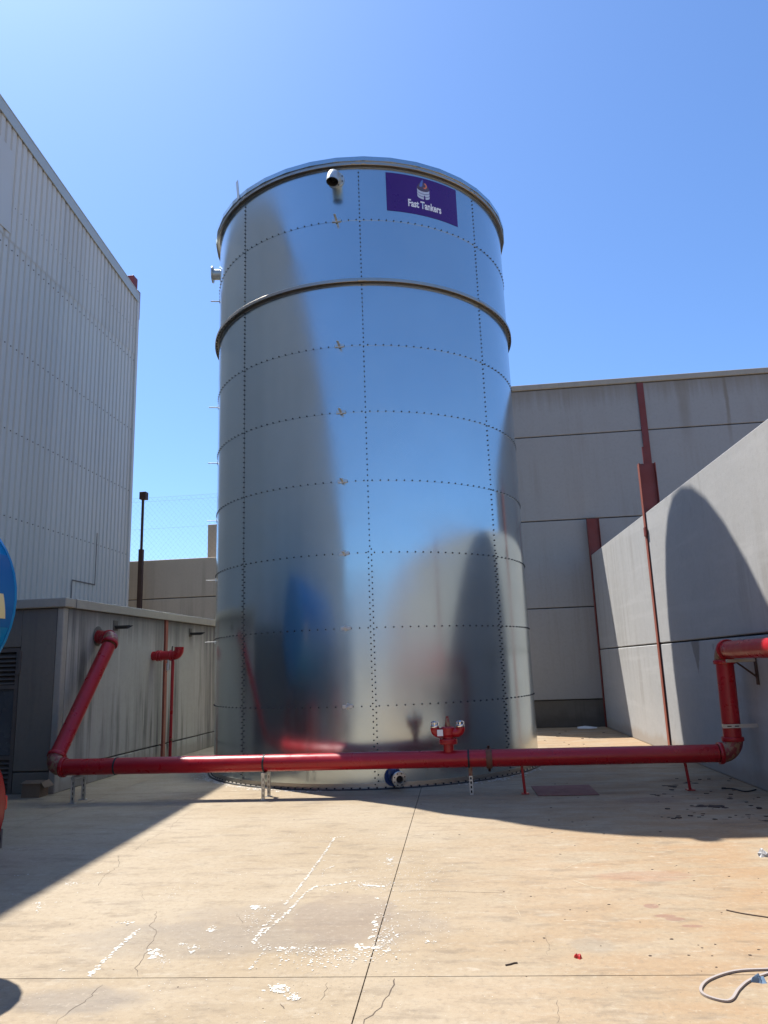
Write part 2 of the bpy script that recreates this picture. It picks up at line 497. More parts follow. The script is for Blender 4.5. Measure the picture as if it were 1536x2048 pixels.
def ground_mat():
    t = NT('yard_concrete')
    X, Y, Z = t.xyz()
    n1 = t.noise(0.45, 5, 0.6)
    n2 = t.noise(1.6, 6, 0.65, t.scaled((0.7, 1.6, 1)))
    n3 = t.noise(11, 5, 0.7)
    tan, pale, orange, grey = (0.315, 0.245, 0.158), (0.365, 0.30, 0.212), (0.32, 0.207, 0.112), (0.205, 0.172, 0.132)
    col = t.mix(t.ramp(n1, 0.35, 0.65), tan, pale)
    o = t.math('MULTIPLY', t.ramp(X, -1.2, 2.2), t.ramp(n2, 0.3, 0.65))
    col = t.mix(o, col, orange)
    col = t.mix(t.math('MULTIPLY', t.ramp(n2, 0.55, 0.75), 0.55), col, grey)
    n4 = t.noise(1.0, 6, 0.7, t.scaled((2.2, 6.5, 1), (3, 1, 0)))
    col = t.mix(t.math('MULTIPLY', t.ramp(n4, 0.5, 0.68), 0.5), col, (0.165, 0.127, 0.088))
    n5 = t.noise(1.0, 6, 0.72, t.scaled((3.5, 9, 1), (9, 5, 0)))
    col = t.mix(t.math('MULTIPLY', t.ramp(n5, 0.53, 0.7), 0.6), col, (0.385, 0.33, 0.25))
    # grey scrubbed patches in the foreground
    def blob(cx, cy, rx, ry, amt, c, edge=0.5):
        dx = t.math('DIVIDE', t.math('SUBTRACT', X, cx), rx)
        dy = t.math('DIVIDE', t.math('SUBTRACT', Y, cy), ry)
        r2 = t.math('ADD', t.math('MULTIPLY', dx, dx), t.math('MULTIPLY', dy, dy))
        r2 = t.math('ADD', r2, t.math('MULTIPLY', t.math('SUBTRACT', t.noise(3, 6, 0.75), 0.5), 3.2))
        return t.mix(t.ramp(r2, 1 - edge, 1 + edge, amt, 0), col, c)
    p = G(600, 1850); col = blob(p.x, p.y, 0.95, 0.42, 0.34, (0.20, 0.17, 0.145))
    p = G(380, 1880); col = blob(p.x, p.y, 0.8, 0.3, 0.4, (0.22, 0.19, 0.155))
    p = G(150, 2000); col = blob(p.x, p.y, 0.35, 0.16, 0.5, (0.19, 0.17, 0.15))
    p = G(690, 1830); col = blob(p.x, p.y, 0.33, 0.5, 0.32, (0.20, 0.155, 0.125), 0.25)
    for (qx, qy, qa, qb) in ((1303, 1812, 0.05, 0.05), (1330, 1832, 0.07, 0.03), (1350, 1838, 0.06, 0.035), (1385, 1852, 0.06, 0.025)):
        p = G(qx, qy); col = blob(p.x, p.y, qa, qb, 0.6, (0.22, 0.11, 0.085), 0.3)
    p = G(1290, 1752); col = blob(p.x, p.y, 0.35, 0.14, 0.35, (0.29, 0.14, 0.09))
    p = G(1190, 1890); col = blob(p.x, p.y, 0.13, 0.12, 0.4, (0.25, 0.22, 0.175))
    p = G(1300, 1600); col = blob(p.x, p.y, 0.35, 0.2, 0.4, (0.16, 0.095, 0.075))
    p = G(1430, 1560); col = blob(p.x, p.y, 0.7, 0.5, 0.5, (0.20, 0.12, 0.065))
    col = t.mix(t.math('MULTIPLY', t.ramp(n3, 0.5, 0.75), 0.28), col, (0.20, 0.15, 0.105))
    fine = t.noise(70, 4, 0.7)
    col = t.mix(t.math('MULTIPLY', t.ramp(fine, 0.55, 0.8), 0.25), col, (0.15, 0.115, 0.085))
    vor = t.n('ShaderNodeTexVoronoi')
    t.set(vor.inputs['Vector'], t.pos)
    vor.inputs['Scale'].default_value = 26.0
    pit = t.math('MULTIPLY', t.ramp(vor.outputs['Distance'], 0.06, 0.16, 1, 0), t.ramp(t.noise(1.3, 4, 0.6), 0.48, 0.62))
    col = t.mix(t.math('MULTIPLY', pit, 0.6), col, (0.12, 0.09, 0.065))
    rust = t.ramp(t.noise(2.4, 6, 0.72, t.scaled((0.8, 1.3, 1), (11, 4, 0))), 0.60, 0.74, 0, 0.55)
    col = t.mix(t.math('MULTIPLY', rust, t.ramp(X, -0.8, 1.5, 0.15, 1)), col, (0.27, 0.145, 0.08))
    mot = t.noise(24, 6, 0.75)
    col = t.mix(t.math('MULTIPLY', t.ramp(mot, 0.52, 0.66), 0.5), col, (0.20, 0.16, 0.115))
    col = t.mix(t.math('MULTIPLY', t.ramp(mot, 0.34, 0.46, 1, 0), 0.4), col, (0.42, 0.365, 0.28))
    agg = t.noise(190, 3, 0.7)
    col = t.mix(t.math('MULTIPLY', t.ramp(agg, 0.5, 0.7), 0.35), col, (0.15, 0.12, 0.09))
    # thin whitish scuffs
    sc = t.ramp(t.noise(5.0, 6, 0.75, t.scaled((0.6, 1.8, 1), (4, 2, 0))), 0.62, 0.72, 0, 0.6)
    col = t.mix(sc, col, (0.52, 0.475, 0.40))
    t.bump(t.math('ADD', t.math('MULTIPLY', fine, 0.4), t.noise(9, 5, 0.6)), 0.18, 0.01)
    return t.done(col, t.ramp(n2, 0.3, 0.7, 0.62, 0.85), 0.0, 0.35)


M['ground'] = ground_mat()
M['soil'] = paint('joint_fill', (0.085, 0.065, 0.05), 0.95, 0.2, 10)

# ------------------------------------------------------------------ ground
g0 = MB()
g0.box(-400, 400, -400, 400, -0.6, -0.022)
ground = g0.build('ground', M['ground'])
tag(ground, 'wide pale concrete yard floor', None, None, 'structure')
gj = MB().box(-9.5, 4.6, -26, 24, -0.021, -0.012).build('joint_bed', M['soil'], ground)


def skew(x, y):                                    # the yard joints run about two degrees off the walls
    return (x, y + 0.035 * x)


xs = [-9.4, -5.2, -0.655, 4.45]
ys = [-25.5, -19.2, -13.3, -7.4, -1.6, 4.36, 10.62, 16.7, 23.5]
for i in range(3):
    for j in range(len(ys) - 1):
        g = 0.0035
        sx = lambda x, y: x - 0.0145 * (y - 4.36) if abs(x + 0.655) < 0.02 else x
        c = []
        for (x, y, dx, dy) in ((xs[i], ys[j], g, g), (xs[i + 1], ys[j], -g, g), (xs[i + 1], ys[j + 1], -g, -g), (xs[i], ys[j + 1], g, -g)):
            X = sx(x, y) + (dx if i else 0)
            if i == 0 and dx < 0 or i > 0:
                pass
            c.append((X, y + 0.035 * (X + 0.655) + dy, 0))
        if i == 0:                                 # left strips are poured in one length: no joint shows there
            c = [(p[0] - (g if k in (1, 2) else 0), p[1], 0) for k, p in enumerate(c)]
        if i == 1:
            c = [(p[0] - (0.0 if k in (0, 3) else 0.0), p[1], 0) for k, p in enumerate(c)]
        m = MB().prism([(p[0], p[1], -0.011) for p in c], (0, 0, 0.011))
        m.build('concrete_slab', M['ground'], ground)

# ------------------------------------------------------------------ right boundary wall (sunlit precast panels between steel columns)


def xr(y):
    return 3.49 - 0.0245 * (y - 9.76)


wallR = thing('boundary_wall', (xr(5), 5, 0), 'pale grey precast boundary wall along the right side with the round tank shadow on it', 'wall')
cols = [19.05, 13.72, 7.95, 2.2, -3.6, -9.4, -15.2, -21.0]
for i in range(len(cols) - 1):
    a, b = cols[i + 1] + 0.035, cols[i] - 0.035
    for z0, z1 in ((0.0, 1.858), (1.882, 4.25)):
        d = 0.003 * ((i * 2 + (z0 > 1)) % 3)
        bm = MB()
        c = 0.012
        pr = [(0, z0 + c), (0, z1 - c), (c, z1), (0.17, z1), (0.17, z0), (c, z0)]
        lo = [Vector((xr(a) + d + p[0], a, p[1])) for p in pr]
        hi = [Vector((xr(b) + d + p[0], b, p[1])) for p in pr]
        n = len(pr)
        bm.add(lo + hi, [list(range(n)), list(range(2 * n - 1, n - 1, -1))] + [[k, n + k, n + (k + 1) % n, (k + 1) % n] for k in range(n)])
        bm.build('wall_panel', M['wallR'], wallR)
    bm = MB()
    for z in (1.87,):
        bm.add([(xr(a) + 0.03, a, 1.84), (xr(b) + 0.03, b, 1.84), (xr(b) + 0.03, b, 1.90), (xr(a) + 0.03, a, 1.90)], [(0, 1, 2, 3)])
    bm.build('joint_filler', M['dark'], wallR)


def hbeam(mb, x, y, z0, z1, depth, width, along='x', tf=0.012, tw=0.009):
    """H section; its flanges face along the given axis"""
    if along == 'x':
        mb.box(x - 0.0, x + tf, y - width / 2, y + width / 2, z0, z1)
        mb.box(x + depth - tf, x + depth, y - width / 2, y + width / 2, z0, z1)
        mb.box(x + tf, x + depth - tf, y - tw / 2, y + tw / 2, z0, z1)
    else:
        mb.box(x - width / 2, x + width / 2, y, y + tf, z0, z1)
        mb.box(x - width / 2, x + width / 2, y + depth - tf, y + depth, z0, z1)
        mb.box(x - tw / 2, x + tw / 2, y + tf, y + depth - tf, z0, z1)
    return mb


for k, y in enumerate(cols[:5]):
    m = MB()
    hbeam(m, xr(y) - 0.022, y, -0.005, 5.2 if k < 2 else 4.32, 0.30, 0.125)
    if k == 1:
        m.box(xr(y) - 0.05, xr(y) - 0.024, y - 0.11, y + 0.02, 3.82, 3.98)
        m.box(xr(y) + 0.10, xr(y) + 0.2, y + 0.07, y + 0.10, 4.3, 5.55)
    m.build('steel_column', M['oldred'], wallR)
    if k < 2:
        MB().box(xr(y) - 0.0265, xr(y) - 0.0225, y - 0.0625, y + 0.0625, 0.0, 5.2).build('flange_face', M['orange'] if k == 1 else M['oldred'], wallR)  # orange on one column: sunlight put into the flange colour
MB().sweep([(xr(11.0) - 0.001, 11.0, 1.80), (xr(11.0) - 0.0015, 11.02, 1.72)], 0.002, 4).build('nail', M['dark'], wallR)

# ------------------------------------------------------------------ tall grey building at the back
back = thing('back_building', (5, 19.2, 0), 'tall plain grey precast building behind the right boundary wall', 'building')
BY = 19.2
bx = [-1.1, 4.98, 11.1, 17.2]
zs = [(0.675, 2.94), (2.965, 5.22), (5.245, 7.53), (7.555, 8.86)]
for i in range(3):
    for k, (z0, z1) in enumerate(zs):
        d = 0.004 * ((i + k * 2) % 3)
        MB().box(bx[i] + 0.02, bx[i + 1] - 0.02, BY + d, BY + 0.2, z0, z1, 0.012).build('wall_panel', M['wallB'], back)
    MB().box(bx[i] + 0.02, bx[i + 1] - 0.02, BY + 0.03, BY + 0.2, 0.0, 0.655, 0.012).build('plinth_panel', M['plinth'], back)
MB().box(bx[0] + 0.05, bx[-1], BY + 0.06, BY + 0.09, 0, 8.8).build('joint_filler', M['dark'], back)
MB().box(bx[0], bx[-1], BY - 0.035, BY + 0.28, 8.88, 9.03, 0.01).build('coping', M['cap'], back)
MB().box(bx[0], bx[-1], BY + 0.21, BY + 16, 0, 8.7).build('building_core', M['wallB'], back)
m = MB(); hbeam(m, 4.98, BY - 0.03, 0, 8.86, 0.05, 0.17, 'y'); m.build('steel_column', M['oldred'], back)
m = MB(); hbeam(m, 11.1, BY - 0.03, 0, 8.86, 0.05, 0.17, 'y'); m.build('steel_column', M['oldred'], back)

# ------------------------------------------------------------------ low concrete building at the left


def xl(y):
    return -6.09 + 0.036 * (y - 10.6)


low = thing('pump_house', (-7.5, 13, 0), 'low streaked concrete building at the left with red pipes coming out of its wall', 'building')
FY = 10.58


def lwall(y0, y1, z0, z1, d, name, mat):
    c = 0.012
    pr = [(0, z0 + c), (0, z1 - c), (-c, z1), (-0.2, z1), (-0.2, z0), (-c, z0)]
    lo = [Vector((xl(y0) - d + p[0], y0, p[1])) for p in pr]
    hi = [Vector((xl(y1) - d + p[0], y1, p[1])) for p in pr]
    n = len(pr)
    return MB().add(lo + hi, [list(range(n)), list(range(2 * n - 1, n - 1, -1))] + [[k, n + k, n + (k + 1) % n, (k + 1) % n] for k in range(n)]).build(name, mat, low)


for (a, b, d) in ((10.72, 14.06, 0.0), (14.20, 18.95, 0.004)):
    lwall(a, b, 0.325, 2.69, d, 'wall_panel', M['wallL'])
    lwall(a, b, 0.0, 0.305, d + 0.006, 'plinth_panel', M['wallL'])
lwall(10.72, 18.95, 0.28, 0.35, 0.05, 'joint_filler', M['dark'])
MB().box(xl(10.6) - 0.10, xl(10.6) + 0.005, FY, FY + 0.135, 0, 2.69, 0.012).build('corner_post', M['cap'], low)
# front face with door opening
DX0, DX1 = -7.75, -6.76
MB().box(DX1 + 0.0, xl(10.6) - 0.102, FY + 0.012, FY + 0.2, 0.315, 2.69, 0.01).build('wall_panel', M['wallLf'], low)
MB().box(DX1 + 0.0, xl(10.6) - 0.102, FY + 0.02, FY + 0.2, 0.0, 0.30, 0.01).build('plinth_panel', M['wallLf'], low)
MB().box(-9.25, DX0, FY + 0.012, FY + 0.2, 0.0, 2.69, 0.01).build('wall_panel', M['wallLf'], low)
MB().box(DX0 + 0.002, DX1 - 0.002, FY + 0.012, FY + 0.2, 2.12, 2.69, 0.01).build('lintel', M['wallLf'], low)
MB().box(-9.25, xl(10.6) - 0.23, FY + 0.5, 18.9, 0.0, 2.68).build('building_core', M['dark'], low)
# coping
m = MB()
c = 0.065
m.box(-9.3, xl(10.6) + c, FY - c, FY + 0.24, 2.695, 2.835, 0.012)
m.build('coping', M['cap'], low)
m = MB()
pr = [(c, 2.695), (c, 2.825), (c - 0.02, 2.84), (-0.27, 2.84), (-0.27, 2.695)]
lo = [Vector((xl(FY + 0.245) + p[0], FY + 0.245, p[1])) for p in pr]; hi = [Vector((xl(19.0) + p[0], 19.0, p[1])) for p in pr]
n = len(pr)
m.add(lo + hi, [list(range(n)), list(range(2 * n - 1, n - 1, -1))] + [[k, n + k, n + (k + 1) % n, (k + 1) % n] for k in range(n)])
m.build('coping', M['cap'], low)
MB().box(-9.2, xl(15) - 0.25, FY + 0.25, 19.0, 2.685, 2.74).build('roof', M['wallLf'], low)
m = MB(); m.box(xl(14.13) - 0.1, xl(14.13) + 0.03, 14.075, 14.185, 0.0, 2.69); m.build('steel_column', M['orange'], low)
# louvred door
door = MB().box(DX0 + 0.01, DX0 + 0.07, FY + 0.03, FY + 0.11, 0.0, 2.11).box(DX1 - 0.07, DX1 - 0.01, FY + 0.03, FY + 0.11, 0, 2.11).box(DX0 + 0.07, DX1 - 0.07, FY + 0.03, FY + 0.11, 2.05, 2.11).box(DX0 + 0.07, DX1 - 0.07, FY + 0.03, FY + 0.11, 1.50, 1.56).box(DX0 + 0.07, DX1 - 0.07, FY + 0.03, FY + 0.11, 0.48, 0.54).build('louvred_door', M['louvre'], low)


def slat(z):
    a = rad(38)
    m = MB()
    y = FY + 0.07
    m.prism([(DX0 + 0.075, y - 0.04, z - 0.03), (DX0 + 0.075, y + 0.04, z + 0.03), (DX0 + 0.075, y + 0.04, z + 0.04), (DX0 + 0.075, y - 0.04, z - 0.02)], (DX1 - DX0 - 0.15, 0, 0))
    return m


s0 = None
for z in [1.60 + 0.066 * k for k in range(7)] + [0.05 + 0.066 * k for k in range(7)]:
    if s0 is None:
        s0 = slat(0).build('slat', M['louvre'], door, off=(0, 0, 0)); s0.location = Vector((0, 0, z)) - base(door)
    else:
        share(s0, 'slat', door, (0, 0, z))
MB().box(DX0 + 0.075, DX1 - 0.075, FY + 0.06, FY + 0.075, 0.545, 1.495).build('door_panel', M['dirtyglass'], door)
MB().box(DX0, DX1, FY + 0.2, FY + 0.23, 0, 2.2).build('door_backing', M['dark'], low)
MB().box(DX1 - 0.005, DX1 + 0.03, FY - 0.01, FY + 0.01, 1.75, 2.06).box(DX1 - 0.03, DX1 + 0.02, FY - 0.03, FY + 0.0, 1.72, 1.78).build('door_hasp', M['louvre'], low)

# dark rain spouts on the left wall
def spout(y, z, ln, label):
    t = thing('rain_spout', (xl(y), y, z), label, 'spout', 'dark spouts on the concrete wall')
    m = MB()
    x0 = xl(y) - 0.02
    r, th = 0.055, 0.008
    n = 10
    vs = []
    for k, (xx, extra) in enumerate(((x0, 0), (x0 + ln - 0.07, 1))):
        for j in range(n + 1):
            a = PI + PI * j / n
            dx = (math.sin(a) + 1) * 0.0 if not extra else 0.09 * (1 + math.sin(a)) * 1.0
            vs.append((xx + dx, y + r * math.cos(a), z + r * 1.0 * math.sin(a) + 0.03))
    for k, (xx, extra) in enumerate(((x0, 0), (x0 + ln - 0.07, 1))):
        for j in range(n + 1):
            a = PI + PI * j / n
            dx = 0.09 * (1 + math.sin(a)) if extra else 0
            vs.append((xx + dx, y + (r - th) * math.cos(a), z + (r - th) * math.sin(a) + 0.03))
    q = n + 1
    fs = []
    for j in range(n):
        fs += [[j, j + 1, q + j + 1, q + j], [2 * q + j, 3 * q + j, 3 * q + j + 1, 2 * q + j + 1], [q + j, q + j + 1, 3 * q + j + 1, 3 * q + j]]
    for j in (0, n):
        fs.append([j, q + j, 3 * q + j, 2 * q + j])
    m.add(vs, fs)
    m.build('gutter', M['blackplastic'], t)
    MB().box(xl(y) - 0.005, xl(y) + 0.012, y - 0.075, y + 0.075, z - 0.05, z + 0.12).build('wall_plate', M['plinth'], t)
    return t


spout(12.15, 2.455, 0.30, 'dark open rain spout nearest the slanted red pipe, high on the concrete wall')
spout(15.34, 2.46, 0.32, 'dark open rain spout on the concrete wall close beside the tank')

# ------------------------------------------------------------------ corrugated clad building behind it
clad = thing('clad_building', (-9.2, 4, 0), 'tall white corrugated metal building with sloping roof edge at the left', 'building')
CXP = -9.2
YE = 19.10                                          # far corner
SL = (13.67 - 12.73) / (19.06 - 12.38)
RY = 7.6                                           # ridge


def roof_z(y):
    return 12.73 + SL * (19.06 - y) if y > RY else 12.73 + SL * (19.06 - RY) - 0.115 * (RY - y)


def clad_sheet(y0, y1, z0, top, d, name='cladding_sheet'):
    """trapezoid ribs at 0.2 m pitch, cut along the roof slope"""
    ysx = []
    y = y1
    k = 0
    prof = ((0.0, 0.0), (0.115, 0.0), (0.135, -0.032), (0.18, -0.032))
    yy = y1
    while yy > y0 + 1e-4:
        for (dy, dd) in prof:
            p = yy - dy
            if p >= y0 - 1e-4:
                ysx.append((p, dd))
        yy -= 0.2
    ysx.append((y0, 0.0))
    vs = []
    for (p, dd) in ysx:
        vs += [(CXP + d + dd, p, z0), (CXP + d + dd, p, top(p))]
    fs = [[2 * i, 2 * i + 1, 2 * i + 3, 2 * i + 2] for i in range(len(ysx) - 1)]
    return MB().add(vs, fs)


first = None
yy = YE - 0.1
n = 0
while yy > -30:
    w = 1.0
    d = random.uniform(-0.002, 0.002)
    if first is None:
        first = clad_sheet(-w, 0, 2.7, lambda p: 10.83, 0).build('cladding_sheet', M['sheet'], clad, off=(0, 0, 0))
        first.location = Vector((d, yy, 0)) - base(clad)
    else:
        share(first, 'cladding_sheet', clad, (d, yy, 0))
    clad_sheet(yy - w, yy, 10.79, lambda p: roof_z(p) - 0.19, 0.012 + random.uniform(-0.002, 0.003)).build('cladding_sheet', M['sheet'], clad)
    yy -= w
ylast = yy


def roofstrip(name, z0, z1, x0, x1, mat, y0=ylast, y1=YE):
    m = MB()
    ys_ = [y1, RY, y0]
    vs = []
    for y in ys_:
        z = roof_z(y)
        vs += [(x0, y, z + z0), (x1, y, z + z0), (x1, y, z + z1), (x0, y, z + z1)]
    fs = [[0, 1, 2, 3], [8, 11, 10, 9]]
    for i in range(2):
        for k in range(4):
            fs.append([4 * i + k, 4 * i + 4 + k, 4 * i + 4 + (k + 1) % 4, 4 * i + (k + 1) % 4])
    return m.add(vs, fs).build(name, mat, clad)


roofstrip('roof_flashing', -0.25, 0.03, CXP + 0.028, CXP + 0.05, M['trim'])
roofstrip('flashing_lip', 0.032, 0.055, CXP - 0.25, CXP + 0.06, M['trim'])
roofstrip('eave_gap', -0.29, -0.05, CXP - 0.055, CXP - 0.045, M['dark'])
roofstrip('roof', -0.12, 0.02, CXP - 30, CXP - 0.26, M['trim'])
MB().box(CXP - 0.25, CXP + 0.045, YE - 0.1, YE + 0.03, 2.7, 12.62, 0.006).build('corner_trim', M['clad'], clad)
MB().box(CXP - 30, CXP - 0.06, -29.5, YE - 0.12, 2.7, 9.4).build('building_core', M['dark'], clad)
MB().box(CXP - 0.3, CXP - 0.06, -29.5, FY - 0.1, 0, 2.7).build('base_wall', M['wallLf'], clad)
m = MB()
for zz_ in (3.1, 4.9, 6.7, 8.5, 10.6, 11.6):
    for k in range(62):
        y = YE - 0.15 - 0.2 * k
        if zz_ < roof_z(y) - 0.4:
            m.box(CXP + 0.001, CXP + 0.014, y - 0.011, y + 0.011, zz_ - 0.011, zz_ + 0.011)
m.build('cladding_screws', M['mudflap'], clad, kind='stuff')
# flat sheet high up and the outlined patch low down
m = MB()
m.prism([(CXP + 0.02, 13.02, 10.92), (CXP + 0.02, 12.9, 12.78), (CXP + 0.02, 9.6, 12.78 + SL * 3.3), (CXP + 0.02, 9.6, 10.92)], (0.014, 0, 0))
m.build('flat_sheet', M['clad'], clad)
m = MB()
m.box(CXP + 0.002, CXP + 0.012, 16.25, 17.34, 3.87, 3.90).box(CXP + 0.002, CXP + 0.012, 16.25, 16.27, 3.0, 3.87).box(CXP + 0.002, CXP + 0.012, 17.32, 17.34, 3.9, 5.2)
m.build('patch_edge', M['mudflap'], clad)
# red steel stubs showing above the corner
m = MB(); m.box(-9.56, -9.27, 19.2, 19.4, 12.1, 12.99, 0.004); m.build('steel_column', M['oldred'], clad)
m = MB(); m.box(-9.98, -9.52, 19.42, 19.7, 12.2, 13.62, 0.004); m.build('steel_column', M['oldred'], clad)

# ------------------------------------------------------------------ tan wall, far column and netting behind the low building
tanw = thing('rear_wall', (-8, 21.5, 0), 'tan concrete wall behind the low building seen left of the tank', 'wall')
for z0, z1, d in ((0, 1.5, 0.004), (1.52, 3.885, 0.0), (3.91, 5.10, 0.003)):
    for a, b in ((-13.5, -2.5),):
        MB().box(a, b, 21.5 + d, 21.7, z0, z1, 0.012).build('wall_panel', M['tan'], tanw)
MB().box(-13.4, -2.6, 21.56, 21.6, 0, 5.0).build('joint_filler', M['dark'], tanw)
pil = thing('concrete_pillar', (-7.9, 23.4, 0), 'pale concrete pillar showing above the tan wall beside the tank', 'pillar')
MB().box(-8.42, -7.6, 23.2, 23.6, 0, 6.48, 0.012).build('shaft', M['tan'], pil)
MB().sweep([(-8.1, 23.3, 6.48), (-8.1, 23.3, 6.62), (-7.95, 23.3, 6.66), (-7.8, 23.3, 6.6), (-7.8, 23.3, 6.48)], 0.012, 6).build('lifting_loop', M['brown'], pil)
net = thing('net_fence', (-9.45, 20.5, 0), 'brown steel post with box head holding a fine net above the tan wall', 'fence')
MB().box(-9.53, -9.41, 20.44, 20.56, 2.7, 5.28).build('post_sleeve', M['brown'], net)
MB().box(-9.50, -9.44, 20.47, 20.53, 5.28, 6.80).build('post', M['brown'], net)
MB().box(-9.56, -9.36, 20.42, 20.62, 6.80, 7.03, 0.008).build('post_head', M['brown'], net)
m = MB()
xa, xb, za, zb = -11.5, -6.2, 4.9, 6.86
step = 0.15
k = -20
H_ = zb - za
while xa + k * step < xb:
    for sgn in (1, -1):
        x0 = xa + k * step
        x1 = x0 + H_ * 0.9
        p0, p1 = Vector((x0, 20.56, za)), Vector((x1, 20.56, zb))
        if sgn < 0:
            p0, p1 = Vector((x1, 20.563, za)), Vector((x0, 20.563, zb))
        d = p1 - p0
        t0 = max(0.0, min(1.0, (xa - p0.x) / d.x)); t1 = max(0.0, min(1.0, (xb - p0.x) / d.x))
        if t0 > t1: t0, t1 = t1, t0
        if t1 - t0 > 0.02:
            m.sweep([p0 + d * t0, p0 + d * t1], 0.0013, 3, False)
    k += 1
for z in (za, 5.9, zb - 0.12, zb):
    m.sweep([(xa, 20.56, z), (xb, 20.56, z)], 0.002, 4, False)
m.build('net', M['wire'], net, kind='stuff')

# ------------------------------------------------------------------ storage tank
TX, TY, R = -1.70, 13.28, 2.775
TH = 9.775
CH = 1.0915
SEAM = [-38.75, 7.3, 52.8, 97.5, 142.2, 187.0, 231.7, 276.4, 321.25]


def tp(th, r, z):                                   # th degrees, 0 faces the camera side (-Y), + to the right
    a = rad(th)
    return Vector((TX + r * math.sin(a), TY - r * math.cos(a), z))


tank = thing('storage_tank', (TX, TY, 0), 'huge round bolted galvanised steel water tank in the middle of the yard', 'tank')


def tank_panel(t0, t1, z0, z1, k, j):
    nu, nv = 44, 4
    me = bpy.data.meshes.new('wall_panel')
    vs, ns, fs = [], [], []
    lap = 0.004
    tilt = random.uniform(-0.0016, 0.0016)
    bow = random.uniform(-0.0035, 0.0035)
    for v in range(nv + 1):
        fv = v / nv
        for u in range(nu + 1):
            fu = u / nu
            th = t0 + (t1 - t0) * fu
            r = R + lap * (1 - fv) + 0.003 * fu
            p = tp(th, r, z0 + (z1 - z0) * fv)
            vs.append(p)
            nn = Vector((math.sin(rad(th)), -math.cos(rad(th)), lap / (z1 - z0) + tilt + bow * (fv - 0.5)))
            ns.append(nn.normalized())
    for v in range(nv):
        for u in range(nu):
            a = v * (nu + 1) + u
            fs.append([a, a + 1, a + nu + 2, a + nu + 1])
    q = len(vs)                                     # lower edge return, so the lap has a thickness
    for u in range(nu + 1):
        th = t0 + (t1 - t0) * u / nu
        for r in (R + lap + 0.003 * u / nu, R - 0.004):
            vs.append(tp(th, r, z0)); ns.append(Vector((0, 0, -1)))
    for u in range(nu):
        a = q + 2 * u
        fs.append([a, a + 1, a + 3, a + 2])
    q = len(vs)                                     # side edge return
    for v in range(nv + 1):
        fv = v / nv
        for r in (R + lap * (1 - fv) + 0.003, R - 0.004):
            vs.append(tp(t1, r, z0 + (z1 - z0) * fv)); ns.append(Vector((math.cos(rad(t1)), math.sin(rad(t1)), 0)))
    for v in range(nv):
        a = q + 2 * v
        fs.append([a, a + 2, a + 3, a + 1])
    o0 = Vector((TX, TY, 0))
    me.from_pydata([v - o0 for v in vs], [], fs)
    me.polygons.foreach_set('use_smooth', [True] * len(fs))
    me.materials.append(M['tank'])
    me.update()
    me.normals_split_custom_set_from_vertices([tuple(n) for n in ns])
    o = bpy.data.objects.new('wall_panel', me)
    COL.objects.link(o)
    o.parent = tank
    return o


for k in range(9):
    for j in range(8):
        z0, z1 = CH * k, CH * (k + 1)
        tank_panel(SEAM[j], SEAM[j + 1], z0, z1 + (0.03 if k < 8 else -0.06), k, j)

# bolts: real heads, too small to pick apart singly
def bolt_heads(mb, pts, r=0.0118, h=0.013):
    for (th, z) in pts:
        a = rad(th)
        nrm = Vector((math.sin(a), -math.cos(a), 0))
        tg = Vector((math.cos(a), math.sin(a), 0))
        c = tp(th, R + 0.0065, z)
        vs = []
        for (rr, hh) in ((r, -0.004), (r, h * 0.55), (r * 0.6, h)):
            for q in range(6):
                b = 2 * PI * q / 6
                vs.append(c + nrm * hh + tg * (rr * math.cos(b)) + Vector((0, 0, 1)) * (rr * math.sin(b)))
        fs = [[i * 6 + q, i * 6 + (q + 1) % 6, (i + 1) * 6 + (q + 1) % 6, (i + 1) * 6 + q] for i in range(2) for q in range(6)]
        fs.append([12, 13, 14, 15, 16, 17])
        mb.add(vs, fs)


for j in range(8):                                  # vertical seams, one part each
    m = MB()
    pts = []
    z = 0.06
    while z < 9.68:
        if z < 3.35:
            pts.append((SEAM[j] - 0.6, z)); pts.append((SEAM[j] + 0.35, z + 0.04))
        else:
            pts.append((SEAM[j] - 0.12, z))
        z += 0.083 if z < 6.5 else 0.075
    bolt_heads(m, pts)
    m.build('seam_bolts', M['bolt'], tank, kind='stuff')
for k in range(1, 9):                               # ring seams
    m = MB()
    pts = []
    for j in range(8):
        nb = 18
        for q in range(nb):
            if k == 7:
                continue
            pts.append((SEAM[j] + (SEAM[j + 1] - SEAM[j]) * (q + 0.5) / nb, CH * k + 0.012))
    if pts:
        bolt_heads(m, pts)
        m.build('ring_bolts', M['bolt'], tank, kind='stuff')


def ring(name, prof, mat, n=180):
    m = MB()
    m.lathe(prof, (TX, TY, 0), n=n)
    return m.build(name, mat, tank, sharp=30)


